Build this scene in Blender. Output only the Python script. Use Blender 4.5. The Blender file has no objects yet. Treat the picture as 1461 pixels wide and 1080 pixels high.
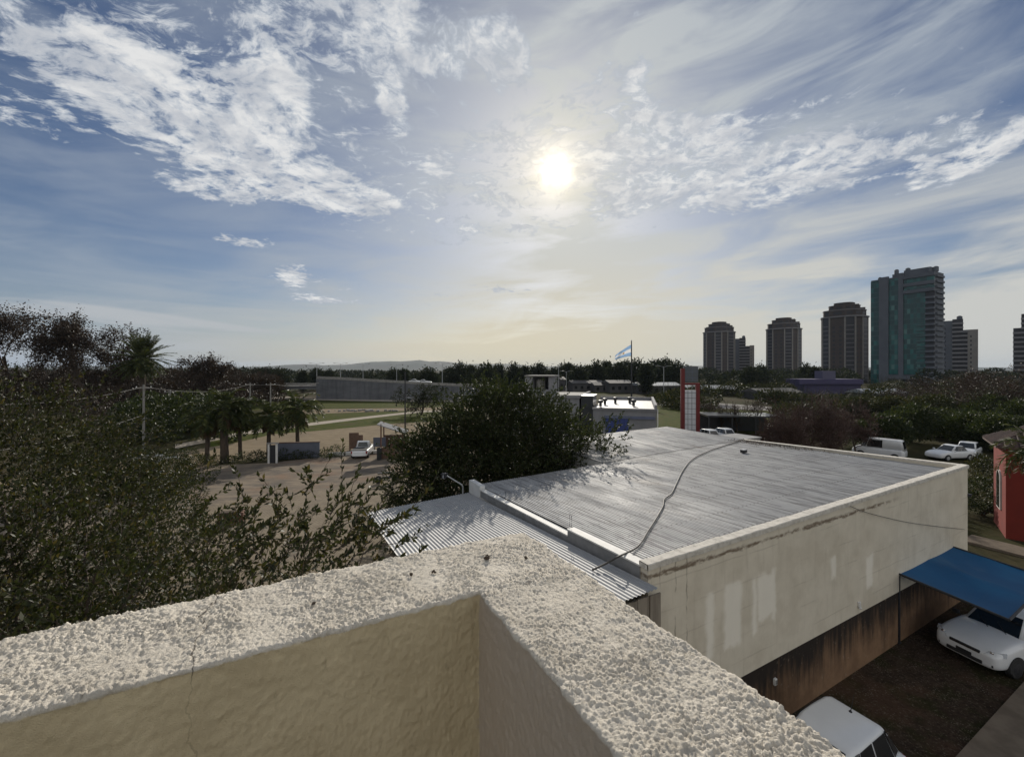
import bpy, bmesh, math, random
import numpy as np
from mathutils import Vector, Matrix

random.seed(7)
rng = np.random.default_rng(11)
SC = bpy.context.scene
COL = SC.collection

# ------------------------------------------------------------------ camera
H = 9.0                      # eye height above the ground of the lot
F = 604.0                    # focal length in pixels of the 1461 px wide photograph
CX, HY = 730.5, 527.0        # principal column, horizon row
cam_d = bpy.data.cameras.new("camera")
cam = bpy.data.objects.new("camera", cam_d)
COL.objects.link(cam)
cam.location = (0, 0, H)
cam.rotation_euler = (math.radians(90), 0, 0)
cam_d.sensor_width = 36.0
cam_d.lens = 36.0 * F / 1461.0
cam_d.shift_y = -(540.0 - HY) / 1461.0
cam_d.clip_start = 0.05
cam_d.clip_end = 20000
SC.camera = cam

SC.view_settings.view_transform = 'Standard'
SC.view_settings.look = 'None'
SC.view_settings.exposure = 0.0
SC.view_settings.gamma = 1.0

# ------------------------------------------------------------------ sun and sky
SUN_AZ = math.atan((793 - CX) / F)
SUN_EL = math.atan((HY - 243) / F * math.cos(SUN_AZ))
sun_dir = Vector((math.sin(SUN_AZ) * math.cos(SUN_EL), math.cos(SUN_AZ) * math.cos(SUN_EL), math.sin(SUN_EL)))
sd = bpy.data.lights.new("sun", 'SUN')
sd.energy = 4.2
sd.angle = math.radians(0.5)
sd.color = (1.0, 0.93, 0.82)
so = bpy.data.objects.new("sun", sd)
COL.objects.link(so)
so.rotation_euler = sun_dir.to_track_quat('Z', 'Y').to_euler()


class G:
    """small helper that writes node graphs as expressions"""
    def __init__(self, nt):
        self.nt = nt

    def put(self, sock, v):
        if isinstance(v, bpy.types.NodeSocket):
            self.nt.links.new(v, sock)
        else:
            if hasattr(sock.default_value, '__len__') and not hasattr(v, '__len__'):
                v = [v] * len(sock.default_value)
            if hasattr(sock.default_value, '__len__') and len(v) == 3 and len(sock.default_value) == 4:
                v = (*v, 1)
            sock.default_value = v

    def m(self, op, a, b=0.0, c=0.0, clamp=False):
        n = self.nt.nodes.new('ShaderNodeMath'); n.operation = op; n.use_clamp = clamp
        self.put(n.inputs[0], a); self.put(n.inputs[1], b); self.put(n.inputs[2], c)
        return n.outputs[0]

    def add(self, a, b): return self.m('ADD', a, b)
    def sub(self, a, b): return self.m('SUBTRACT', a, b)
    def mul(self, a, b): return self.m('MULTIPLY', a, b)
    def div(self, a, b): return self.m('DIVIDE', a, b)
    def mx(self, a, b): return self.m('MAXIMUM', a, b)
    def mn(self, a, b): return self.m('MINIMUM', a, b)
    def pw(self, a, b): return self.m('POWER', a, b)

    def vm(self, op, a, b=(0, 0, 0), out=0):
        n = self.nt.nodes.new('ShaderNodeVectorMath'); n.operation = op
        self.put(n.inputs[0], a)
        if op == 'SCALE':
            self.put(n.inputs['Scale'], b)
        else:
            self.put(n.inputs[1], b)
        return n.outputs['Value'] if op in ('DOT_PRODUCT', 'LENGTH', 'DISTANCE') else n.outputs[0]

    def sep(self, v):
        n = self.nt.nodes.new('ShaderNodeSeparateXYZ'); self.put(n.inputs[0], v)
        return n.outputs[0], n.outputs[1], n.outputs[2]

    def comb(self, x, y, z=0.0):
        n = self.nt.nodes.new('ShaderNodeCombineXYZ')
        self.put(n.inputs[0], x); self.put(n.inputs[1], y); self.put(n.inputs[2], z)
        return n.outputs[0]

    def ss(self, v, lo, hi, a=0.0, b=1.0, kind='SMOOTHSTEP'):
        n = self.nt.nodes.new('ShaderNodeMapRange'); n.interpolation_type = kind; n.clamp = True
        self.put(n.inputs[0], v); self.put(n.inputs[1], lo); self.put(n.inputs[2], hi)
        self.put(n.inputs[3], a); self.put(n.inputs[4], b)
        return n.outputs[0]

    def noise(self, vec, scale=5, detail=4, rough=0.55, dist=0.0, lac=2.0, color=False):
        n = self.nt.nodes.new('ShaderNodeTexNoise')
        self.put(n.inputs['Vector'], vec); self.put(n.inputs['Scale'], scale); self.put(n.inputs['Detail'], detail)
        self.put(n.inputs['Roughness'], rough); self.put(n.inputs['Distortion'], dist); self.put(n.inputs['Lacunarity'], lac)
        return n.outputs['Color'] if color else n.outputs[0]

    def voro(self, vec, scale=5, feature='F1', rand=1.0, color=False):
        n = self.nt.nodes.new('ShaderNodeTexVoronoi'); n.feature = feature
        self.put(n.inputs['Vector'], vec); self.put(n.inputs['Scale'], scale); self.put(n.inputs['Randomness'], rand)
        return n.outputs['Color'] if color else n.outputs[0]

    def mix(self, f, a, b, blend='MIX'):
        n = self.nt.nodes.new('ShaderNodeMix'); n.data_type = 'RGBA'; n.blend_type = blend
        self.put(n.inputs[0], f); self.put(n.inputs[6], a); self.put(n.inputs[7], b)
        return n.outputs[2]

    def ramp(self, f, stops):
        n = self.nt.nodes.new('ShaderNodeValToRGB')
        el = n.color_ramp.elements
        el[0].position = stops[0][0]; el[0].color = (*stops[0][1], 1)
        el[1].position = stops[-1][0]; el[1].color = (*stops[-1][1], 1)
        for p, c in stops[1:-1]:
            e = el.new(p); e.color = (*c, 1)
        self.put(n.inputs[0], f)
        return n.outputs[0]


def px_dir(px, py):
    az = math.atan((px - CX) / F)
    el = math.atan((HY - py) / F * math.cos(az))
    return az, el


world = bpy.data.worlds.new("World")
SC.world = world
world.use_nodes = True
wn = world.node_tree
wn.nodes.clear()
g = G(wn)
tc = wn.nodes.new('ShaderNodeTexCoord')
D = g.vm('NORMALIZE', tc.outputs['Generated'])
dx, dy, dz = g.sep(D)
sky = wn.nodes.new('ShaderNodeTexSky')
sky.sky_type = 'NISHITA'
sky.sun_disc = False
sky.sun_elevation = SUN_EL
sky.sun_rotation = SUN_AZ
sky.altitude = 400
sky.air_density = 1.0
sky.dust_density = 1.2
sky.ozone_density = 1.6
az = g.m('ARCTAN2', dx, dy)
el = g.m('ARCSINE', dz)
ca = g.vm('DOT_PRODUCT', D, tuple(sun_dir))
ang = g.m('ARCCOSINE', g.mn(ca, 0.99999))           # angle from the sun
world.cycles.sampling_method = 'MANUAL'
world.cycles.sample_map_resolution = 512
SKY_TINT = (0.45, 0.49, 0.57)
VEIL_COL = (3.70, 4.20, 4.85, 1)
VEIL_WARM = (7.1, 6.5, 4.95, 1)
LENT_COL = (4.8, 5.0, 5.2, 1)
BACK_FILL = (1.42, 1.32, 1.18)
CLOUD_THIN = (4.6, 5.1, 5.8, 1)
CLOUD_THICK = (8.2, 8.2, 8.1, 1)
CLOUD_GREY = (3.9, 4.25, 4.9, 1)
# flat cloud-deck coordinates: clouds get smaller and flatter towards the horizon
zz = g.add(g.mx(dz, 0.0), 0.10)
P = g.comb(g.div(dx, zz), g.div(dy, zz), 0.0)
warp = g.vm('SCALE', g.vm('SUBTRACT', g.noise(P, 1.6, 3, 0.5, color=True), (0.5, 0.5, 0.5)), 0.35)
PW = g.vm('ADD', P, warp)


def blob(px, py, rx, ry, rot=0, amp=1.0):
    """soft elliptical region of the sky, centred on a direction"""
    a0, e0 = px_dir(px, py)
    k = math.cos(a0)
    rx, ry = rx / F * k, ry / F * k
    c, s = math.cos(math.radians(rot)), math.sin(math.radians(rot))
    u = g.sub(az, a0); v = g.sub(el, e0)
    a = g.mul(g.add(g.mul(u, c), g.mul(v, s)), 1 / rx)
    b = g.mul(g.sub(g.mul(v, c), g.mul(u, s)), 1 / ry)
    r2 = g.add(g.mul(a, a), g.mul(b, b))
    return g.mul(g.m('EXPONENT', g.mul(r2, -1.0)), amp)


def total(lst):
    s = lst[0]
    for q in lst[1:]:
        s = g.add(s, q)
    return s


# broken altocumulus
cu = total([
    blob(110, 95, 190, 85, -14, 1.04), blob(300, 190, 130, 60, -30, 0.90), blob(420, 235, 70, 40, -25, 1.02), blob(520, 282, 95, 34, -8, 1.15),
    blob(625, 238, 42, 34, 25, 1.20), blob(385, 65, 110, 80, 0, 0.80), blob(560, 25, 190, 50, -10, 0.80), blob(400, 150, 60, 50, -30, 0.72),
    blob(20, 165, 90, 30, -5, 0.60), blob(590, 95, 90, 60, 0, 0.50), blob(725, 70, 50, 60, 0, 0.94), blob(560, 150, 25, 25, 0, 1.07),
    blob(1030, 255, 140, 52, 6, 1.06), blob(940, 225, 80, 50, 15, 0.92), blob(1170, 232, 130, 50, 14, 0.84), blob(910, 205, 60, 36, 20, 1.07), blob(1020, 185, 60, 22, 10, 0.97),
    blob(1340, 200, 100, 34, 18, 0.68), blob(905, 110, 45, 40, 40, 1.04), blob(418, 395, 40, 25, 0, 1.20),
    blob(345, 345, 60, 14, 0, 0.97), blob(570, 432, 80, 12, 0, 0.76), blob(720, 415, 60, 14, 0, 0.92), blob(675, 328, 40, 14, 0, 1.07),
    blob(875, 292, 40, 22, 10, 1.12), blob(820, 225, 34, 24, 0, 1.20), blob(765, 225, 22, 14, 0, 1.12), blob(290, 272, 60, 16, 0, 0.92),
    blob(1350, 250, 70, 22, 15, 1.07), blob(1440, 195, 50, 20, 20, 0.92), blob(690, 262, 30, 20, 0, 1.02), blob(460, 428, 50, 8, 0, 0.92),
])
back = g.ss(dy, 0.05, -0.25)                       # unseen sky behind the terrace: cloud cover added as fill light
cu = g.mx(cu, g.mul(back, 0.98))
n1 = g.noise(PW, 6.5, 9, 0.62)
n2 = g.noise(PW, 19.0, 8, 0.66, 0.4)
vo = g.voro(g.vm('ADD', PW, g.vm('SCALE', g.noise(P, 12, 4, 0.6, color=True), 0.20)), 12.0, 'F1')
tex = g.add(g.add(g.mul(n1, 0.50), g.mul(n2, 0.60)), g.mul(g.sub(0.5, vo), 0.17))
dens = g.sub(tex, g.sub(0.945, g.mul(g.mn(cu, 1.12), 0.505)))
wide = total([blob(560, 90, 260, 110, -5, 1.0), blob(330, 130, 260, 130, -20, 1.0), blob(1080, 215, 330, 90, 8, 1.0), blob(790, 265, 160, 70, 0, .75), blob(560, 420, 330, 32, 0, .75), blob(880, 110, 120, 70, 30, .7), blob(560, 260, 160, 70, -10, .9)])
fl1 = g.noise(g.vm('ADD', PW, (7.3, 2.1, 0)), 13.0, 9, 0.68, 0.6)
fl2 = g.noise(g.vm('ADD', P, (1.3, 5.1, 0)), 2.6, 3, 0.5)
fleck = g.sub(g.add(g.mul(fl1, 1.0), g.mul(fl2, .35)), g.sub(1.00, g.mul(g.mn(wide, 1.0), .33)))
dens = g.mx(dens, fleck)
cum = g.ss(dens, 0.0, 0.14)
thick = g.ss(dens, 0.05, 0.26)

# thin high veil, streaked
PS = g.comb(g.add(g.mul(az, 2.0), g.mul(el, 2.2)), g.sub(g.mul(el, 9.0), g.mul(az, 1.3)), 0.0)
st = g.noise(PS, 1.5, 7, 0.55, 0.6)
st2 = g.noise(g.comb(g.mul(az, 2.2), g.mul(el, 22.0), 3.0), 1.3, 6, 0.55, 0.8)
near_sun = g.m('EXPONENT', g.mul(g.mul(ang, ang), -1 / (0.40 ** 2)))
veil_right = g.ss(az, -0.30, 0.35)
low = g.ss(el, 0.36, 0.06)
veil = g.add(g.mul(g.ss(st, 0.34, 0.72), g.add(0.40, g.mul(veil_right, 0.45))), g.mul(near_sun, 0.62))
veil = g.add(veil, g.mul(g.mul(low, g.ss(st2, 0.30, 0.70)), g.add(0.32, g.mul(veil_right, 0.40))))
veil = g.add(veil, g.mul(g.ss(el, 0.16, 0.0), 0.62))
veil = g.m('MULTIPLY', veil, 1.0, clamp=True)
lent = total([blob(230, 460, 120, 13, -5, 0.95), blob(60, 440, 90, 10, -3, 0.7), blob(330, 470, 60, 5, -3, 0.6)])
lent = g.m('MULTIPLY', g.mul(g.ss(lent, 0.22, 0.6), g.ss(st2, 0.25, 0.6)), 0.75, clamp=True)

base = g.vm('MULTIPLY', sky.outputs[0], SKY_TINT)
low2 = g.mul(g.ss(el, 0.46, 0.16), g.ss(az, -0.25, 0.30))
warm_low = g.mul(g.m('EXPONENT', g.mul(g.mul(az, az), -1 / 0.55 ** 2)), g.ss(el, 0.34, 0.03))
veil_col = g.mix(warm_low, g.mix(near_sun, g.mix(low2, VEIL_COL, (5.7, 5.8, 5.65, 1)), (5.9, 6.1, 6.05, 1)), VEIL_WARM)
c1 = g.mix(veil, base, veil_col)
c1 = g.mix(lent, c1, LENT_COL)
cloud_col = g.mix(thick, CLOUD_THIN, CLOUD_THICK)
shade = g.ss(g.noise(g.vm('ADD', PW, (0.06, 0.12, 0.0)), 6.0, 6, 0.6), 0.36, 0.66)
cloud_col = g.mix(g.mul(shade, 0.62), cloud_col, CLOUD_GREY)
c2 = g.mix(g.mul(cum, 0.93), c1, cloud_col)
# unseen cloud opposite the sun, brightened and warmed as added fill for shaded walls
c2 = g.mix(g.mul(back, 1.0), c2, g.vm('MULTIPLY', c2, BACK_FILL))
# bright aureole and the sun itself behind the thin cloud
aur = g.m('EXPONENT', g.mul(ang, -1 / 0.062))
c3 = g.vm('ADD', c2, g.vm('MULTIPLY', g.comb(aur, aur, aur), (5.6, 4.3, 2.0)))
edge = g.mul(g.sub(g.noise(D, 34, 4), 0.5), 0.035)
disc = g.m('EXPONENT', g.mul(g.mx(g.add(ang, edge), 0.0), -1 / 0.0140))
c3 = g.vm('ADD', c3, g.vm('MULTIPLY', g.comb(disc, disc, disc), (34, 30, 22)))
# below the horizon: ground colour, seen by nothing but far reflections
c3 = g.mix(g.ss(dz, -0.03, -0.10), c3, (0.9, 0.8, 0.65, 1))
bg = wn.nodes.new('ShaderNodeBackground')
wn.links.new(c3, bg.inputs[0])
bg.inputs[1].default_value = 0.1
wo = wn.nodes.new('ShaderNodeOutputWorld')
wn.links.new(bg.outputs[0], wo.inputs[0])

# ------------------------------------------------------------------ helpers
def at(px, py, Y):
    """the point at depth Y seen at a place of the photograph"""
    return Vector(((px - CX) / F * Y, Y, H - (py - HY) / F * Y))


def gp(px, py, z=0.0):
    """the point at height z seen at a place of the photograph below the horizon"""
    return at(px, py, (H - z) * F / (py - HY))


class MB:
    """collects shapes into one mesh"""
    def __init__(self):
        self.v, self.f = [], []

    def raw(self, v, f):
        o = len(self.v)
        self.v += [tuple(p) for p in v]
        self.f += [tuple(i + o for i in q) for q in f]
        return self

    def box(self, c, s, rz=0.0, bev=0.0, M=None):
        cx, cy, cz = c; sx, sy, sz = s[0] / 2, s[1] / 2, s[2] / 2
        co, si = math.cos(rz), math.sin(rz)
        if bev > 0:
            b = min(bev, sx * .9, sy * .9, sz * .9)
            bm = bmesh.new()
            bmesh.ops.create_cube(bm, size=2)
            for q in bm.verts:
                q.co = Vector((q.co.x * sx, q.co.y * sy, q.co.z * sz))
            bmesh.ops.bevel(bm, geom=list(bm.edges), offset=b, segments=2, affect='EDGES', profile=0.5)
            bm.verts.index_update()
            vs = [q.co.copy() for q in bm.verts]
            fs = [tuple(w.index for w in q.verts) for q in bm.faces]
            bm.free()
        else:
            vs = [Vector((x * sx, y * sy, z * sz)) for x in (-1, 1) for y in (-1, 1) for z in (-1, 1)]
            fs = [(0, 1, 3, 2), (4, 6, 7, 5), (0, 4, 5, 1), (2, 3, 7, 6), (0, 2, 6, 4), (1, 5, 7, 3)]
        out = []
        for q in vs:
            p = Vector((cx + q.x * co - q.y * si, cy + q.x * si + q.y * co, cz + q.z))
            out.append(M @ p if M else p)
        return self.raw(out, fs)

    def prism(self, poly, z0, z1):
        n = len(poly)
        z0s = z0 if hasattr(z0, '__len__') else [z0] * n
        z1s = z1 if hasattr(z1, '__len__') else [z1] * n
        v = [(p[0], p[1], z) for p, z in zip(poly, z0s)] + [(p[0], p[1], z) for p, z in zip(poly, z1s)]
        f = [tuple(range(n - 1, -1, -1)), tuple(range(n, 2 * n))]
        f += [(i, (i + 1) % n, n + (i + 1) % n, n + i) for i in range(n)]
        return self.raw(v, f)

    def tube(self, pts, r, seg=6, cap=True):
        pts = [Vector(p) for p in pts]
        n = len(pts)
        rs = r if hasattr(r, '__len__') else [r] * n
        v, f = [], []
        up = Vector((0, 0, 1))
        for i, p in enumerate(pts):
            d = (pts[min(i + 1, n - 1)] - pts[max(i - 1, 0)]).normalized()
            a = d.cross(up)
            if a.length < 1e-3:
                a = d.cross(Vector((1, 0, 0)))
            a.normalize(); b = d.cross(a)
            for k in range(seg):
                t = 2 * math.pi * k / seg
                v.append(p + a * (math.cos(t) * rs[i]) + b * (math.sin(t) * rs[i]))
        for i in range(n - 1):
            for k in range(seg):
                k2 = (k + 1) % seg
                f.append((i * seg + k, i * seg + k2, (i + 1) * seg + k2, (i + 1) * seg + k))
        if cap:
            f.append(tuple(range(seg - 1, -1, -1)))
            f.append(tuple((n - 1) * seg + k for k in range(seg)))
        return self.raw(v, f)

    def lathe(self, prof, c=(0, 0, 0), seg=16, axis='Z'):
        v, f = [], []
        for r, z in prof:
            for k in range(seg):
                t = 2 * math.pi * k / seg
                p = (math.cos(t) * r, math.sin(t) * r, z)
                if axis == 'Y':
                    p = (p[0], p[2], p[1])
                elif axis == 'X':
                    p = (p[2], p[0], p[1])
                v.append((p[0] + c[0], p[1] + c[1], p[2] + c[2]))
        n = len(prof)
        for i in range(n - 1):
            for k in range(seg):
                k2 = (k + 1) % seg
                f.append((i * seg + k, i * seg + k2, (i + 1) * seg + k2, (i + 1) * seg + k))
        f.append(tuple(range(seg - 1, -1, -1)))
        f.append(tuple((n - 1) * seg + k for k in range(seg)))
        return self.raw(v, f)

    def build(self, name, m, parent=None, smooth=False, fixn=True):
        me = bpy.data.meshes.new(name)
        me.from_pydata(self.v, [], self.f)
        me.validate()
        if fixn and len(self.f) < 60000:
            bm = bmesh.new(); bm.from_mesh(me)
            bmesh.ops.recalc_face_normals(bm, faces=bm.faces)
            bm.to_mesh(me); bm.free()
        return link(name, me, m, parent, smooth)


def link(name, me, m, parent=None, smooth=False):
    if m is not None:
        me.materials.append(m)
    if smooth:
        me.polygons.foreach_set('use_smooth', [True] * len(me.polygons))
    me.update()
    o = bpy.data.objects.new(name, me)
    COL.objects.link(o)
    if parent is not None:
        o.parent = parent
    return o


def np_mesh(name, V, Q, m, parent=None, smooth=False):
    """a mesh from numpy arrays of vertices and equal-sized faces"""
    me = bpy.data.meshes.new(name)
    n, k = Q.shape
    me.vertices.add(len(V)); me.loops.add(n * k); me.polygons.add(n)
    me.vertices.foreach_set('co', np.ascontiguousarray(V, dtype=np.float32).ravel())
    me.loops.foreach_set('vertex_index', np.ascontiguousarray(Q, dtype=np.int32).ravel())
    me.polygons.foreach_set('loop_start', np.arange(n, dtype=np.int32) * k)
    try:
        me.polygons.foreach_set('loop_total', np.full(n, k, dtype=np.int32))
    except Exception:
        pass
    me.update(calc_edges=True)
    me.validate()
    if not smooth:
        me.shade_flat()
    return link(name, me, m, parent, smooth)


def thing(name, label, cat, loc=(0, 0, 0), rz=0.0, group=None):
    o = bpy.data.objects.new(name, None)
    o.empty_display_size = 0.2
    COL.objects.link(o)
    o.location = loc; o.rotation_euler = (0, 0, rz)
    o['label'] = label; o['category'] = cat
    if group: o['group'] = group
    return o


def tag(o, label, cat, group=None):
    o['label'] = label; o['category'] = cat
    if group: o['group'] = group
    return o


def structure(o):
    o['kind'] = 'structure'
    return o


def stuff(o, label=None, cat=None):
    o['kind'] = 'stuff'
    if label: o['label'] = label
    if cat: o['category'] = cat
    return o


def copy_tree(o, parent=None):
    c = o.copy()
    COL.objects.link(c)
    if parent is not None:
        c.parent = parent
    for ch in o.children:
        copy_tree(ch, c)
    return c


# lattice noise for displaced meshes
_perm = rng.random(1 << 16)


def vnoise(x, y, z):
    xi, yi, zi = np.floor(x).astype(np.int64), np.floor(y).astype(np.int64), np.floor(z).astype(np.int64)
    u, v, w = x - xi, y - yi, z - zi
    u = u * u * (3 - 2 * u); v = v * v * (3 - 2 * v); w = w * w * (3 - 2 * w)

    def h(a, b, c):
        k = (a * 73856093) ^ (b * 19349663) ^ (c * 83492791)
        k = (k ^ (k >> 13)) * 1274126177
        return _perm[(k ^ (k >> 16)) & 0xFFFF]
    r = 0
    for i in (0, 1):
        for j in (0, 1):
            for k in (0, 1):
                r = r + h(xi + i, yi + j, zi + k) * (u if i else 1 - u) * (v if j else 1 - v) * (w if k else 1 - w)
    return r


# ------------------------------------------------------------------ materials
def mat(name, c1, c2=None, rough=0.8, metal=0.0, scale=3.0, detail=5, bump=0.0, bscale=None, lo=0.3, hi=0.7,
        spec=0.5, stretch=(1, 1, 1), emit=None, trans=0.0, coat=0.0, coords='Object', dist=0.01, extra=None, two=False):
    m = bpy.data.materials.new(name)
    m.use_nodes = True
    nt = m.node_tree
    b = nt.nodes['Principled BSDF']
    q = G(nt)
    t = nt.nodes.new('ShaderNodeTexCoord')
    vec = q.vm('MULTIPLY', t.outputs[coords], stretch)
    if c2 is not None:
        n = q.noise(vec, scale, detail, 0.6)
        col = q.mix(q.ss(n, lo, hi), (*c1, 1), (*c2, 1))
    else:
        col = None
        b.inputs['Base Color'].default_value = (*c1, 1)
    if extra is not None:
        col = extra(q, t.outputs[coords], col if col is not None else (*c1, 1), b)
    if col is not None and isinstance(col, bpy.types.NodeSocket):
        nt.links.new(col, b.inputs['Base Color'])
    b.inputs['Roughness'].default_value = rough
    b.inputs['Metallic'].default_value = metal
    b.inputs['Specular IOR Level'].default_value = spec
    if trans: b.inputs['Transmission Weight'].default_value = trans
    if coat:
        b.inputs['Coat Weight'].default_value = coat
        b.inputs['Coat Roughness'].default_value = 0.06
    if bump > 0:
        bn = nt.nodes.new('ShaderNodeBump')
        bn.inputs['Strength'].default_value = bump
        bn.inputs['Distance'].default_value = dist
        nt.links.new(q.noise(vec, bscale or scale * 4, 6, 0.65), bn.inputs['Height'])
        nt.links.new(bn.outputs[0], b.inputs['Normal'])
    return m


def leaf_mat(name, c1, c2, c3=None, scale=1.2, trans=0.35, rough=0.55):
    """leaves: diffuse and gloss on the face, light shining through from behind"""
    m = bpy.data.materials.new(name)
    m.use_nodes = True
    nt = m.node_tree
    b = nt.nodes['Principled BSDF']
    q = G(nt)
    t = nt.nodes.new('ShaderNodeTexCoord')
    geo = nt.nodes.new('ShaderNodeNewGeometry')
    rnd = geo.outputs['Random Per Island']
    n = q.noise(t.outputs['Object'], scale, 3, 0.6)
    col = q.mix(q.ss(q.add(q.mul(n, 0.6), q.mul(rnd, 0.4)), 0.3, 0.7), (*c1, 1), (*c2, 1))
    if c3 is not None:
        col = q.mix(q.ss(rnd, 0.82, 0.95), col, (*c3, 1))
    nt.links.new(col, b.inputs['Base Color'])
    b.inputs['Roughness'].default_value = rough
    b.inputs['Specular IOR Level'].default_value = 0.35
    tr = nt.nodes.new('ShaderNodeBsdfTranslucent')
    nt.links.new(q.mix(0.5, col, q.mix(1.0, col, (1.0, 1.0, 0.35, 1), 'MULTIPLY')), tr.inputs[0])
    mx = nt.nodes.new('ShaderNodeMixShader')
    mx.inputs[0].default_value = trans
    nt.links.new(b.outputs[0], mx.inputs[1]); nt.links.new(tr.outputs[0], mx.inputs[2])
    nt.links.new(mx.outputs[0], nt.nodes['Material Output'].inputs[0])
    return m


M = {}
M['concrete'] = mat('concrete', (.30, .29, .27), (.20, .19, .18), 0.9, scale=2, bump=.3)
M['white_paint'] = mat('white_paint', (.72, .71, .68), (.60, .59, .56), 0.7, scale=3)
M['white_metal'] = mat('white_metal', (.75, .75, .74), (.66, .66, .65), 0.45, scale=4)
M['galv'] = mat('galvanised', (.42, .43, .44), (.33, .34, .35), 0.5, metal=.5, scale=6)
M['dark_metal'] = mat('dark_metal', (.03, .032, .036), (.05, .05, .055), 0.5, metal=.4, scale=10)
M['black'] = mat('black_rubber', (.015, .015, .016), (.025, .025, .025), 0.7, scale=12)
M['car_white'] = mat('car_white', (.74, .75, .76), (.70, .71, .72), 0.30, scale=2, coat=.6)
M['car_grey'] = mat('car_grey', (.30, .31, .33), (.27, .28, .30), 0.30, metal=.4, scale=2, coat=.6)
M['car_dark'] = mat('car_dark', (.05, .055, .065), (.04, .045, .05), 0.3, metal=.3, scale=2, coat=.6)
M['car_red'] = mat('car_red', (.25, .03, .02), (.22, .03, .02), 0.3, scale=2, coat=.6)
M['glass'] = mat('dark_glass', (.012, .014, .016), (.018, .02, .022), 0.06, scale=2, spec=.8)
M['chrome'] = mat('bright_metal', (.6, .6, .6), (.5, .5, .5), 0.2, metal=1.0, scale=5)
M['lamp_clear'] = mat('lamp_clear', (.55, .57, .6), (.35, .37, .4), 0.1, scale=40, coat=.5)
M['lamp_red'] = mat('lamp_red', (.3, .01, .01), (.22, .01, .01), 0.15, scale=30, coat=.5)
M['lamp_amber'] = mat('lamp_amber', (.5, .16, .02), (.4, .12, .02), 0.15, scale=30, coat=.5)
M['bark'] = mat('bark', (.10, .075, .055), (.05, .038, .03), 0.95, scale=5, stretch=(1, 1, .3), bump=.5)
M['bark_pale'] = mat('bark_pale', (.20, .17, .14), (.10, .085, .07), 0.95, scale=5, stretch=(1, 1, .3), bump=.4)
M['twig_brown'] = mat('twig_brown', (.075, .045, .033), (.045, .03, .024), 0.95, scale=1)
M['twig_red'] = mat('twig_red', (.085, .048, .038), (.055, .034, .029), 0.95, scale=1)

# ------------------------------------------------------------------ ground, roads, far hills
def grass_extra(q, v, col, b):
    n = q.noise(v, 0.05, 6, 0.6)
    n2 = q.noise(v, 1.2, 6, 0.65)
    c = q.mix(q.ss(n, .35, .65), col, (.062, .050, .030, 1))
    return q.mix(q.mul(q.ss(n2, .45, .75), .6), c, (.020, .024, .010, 1))


_mat = mat
mat = lambda *a, **k: _mat(*a, **{'spec': .03, **k})
M['ground'] = mat('ground_cover', (.034, .038, .015), (.050, .046, .023), .95, scale=.4, detail=8, bump=.5, bscale=3, dist=.05, extra=grass_extra)
M['grass'] = mat('mown_grass', (.044, .062, .012), (.075, .076, .020), .95, scale=.9, detail=9, lo=.38, hi=.62, bump=.6, bscale=9, dist=.05,
                 extra=lambda q, v, c, b: q.mix(q.mul(q.ss(q.noise(v, .25, 5), .5, .7), .6), c, (.085, .068, .038, 1)))
M['dirt'] = mat('dirt_road', (.26, .21, .145), (.19, .15, .10), .95, scale=.7, detail=9, bump=.4, bscale=6, dist=.03, stretch=(1, 2.2, 1),
                extra=lambda q, v, c, b: q.mix(q.mul(q.ss(q.noise(v, .18, 6), .45, .7), .5), c, (.17, .135, .10, 1)))
M['path'] = mat('pale_path', (.42, .37, .31), (.33, .29, .24), .95, scale=1.0, detail=8)
M['road'] = mat('far_road', (.30, .28, .26), (.22, .21, .20), .9, scale=.6, detail=7)


def yard_extra(q, v, c, b):
    w = q.noise(q.vm('MULTIPLY', v, (.5, 1.6, 1)), .8, 8, .68)
    c = q.mix(q.mul(q.ss(w, .46, .62), .7), c, (.29, .235, .175, 1))
    n = q.noise(v, .35, 5, .6)
    c = q.mix(q.mul(q.ss(n, .5, .68), .55), c, (.21, .135, .095, 1))
    return q.mix(q.mul(q.ss(q.noise(v, 6, 5, .7), .56, .72), .5), c, (.09, .08, .07, 1))


M['yard'] = mat('worn_yard_surface', (.135, .120, .105), (.22, .182, .14), .95, scale=.5, detail=9, bump=.4, bscale=7, dist=.02, extra=yard_extra)


def paver_extra(q, v, c, b):
    br = q.nt.nodes.new('ShaderNodeTexBrick')
    q.put(br.inputs['Vector'], q.vm('MULTIPLY', v, (1, 1, 1)))
    br.inputs['Scale'].default_value = 1.0
    br.inputs['Brick Width'].default_value = .22
    br.inputs['Row Height'].default_value = .11
    br.inputs['Mortar Size'].default_value = .012
    q.put(br.inputs['Color1'], (1, 1, 1, 1)); q.put(br.inputs['Color2'], (.78, .76, .74, 1)); q.put(br.inputs['Mortar'], (.45, .42, .4, 1))
    c = q.mix(.85, c, br.outputs[0], 'MULTIPLY')
    return q.mix(q.mul(q.ss(q.noise(v, .4, 5), .5, .7), .4), c, (.19, .165, .14, 1))


M['pavers'] = mat('yard_pavers', (.31, .265, .20), (.25, .21, .16), .9, scale=.8, detail=7, bump=.3, bscale=8, extra=paver_extra)


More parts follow.
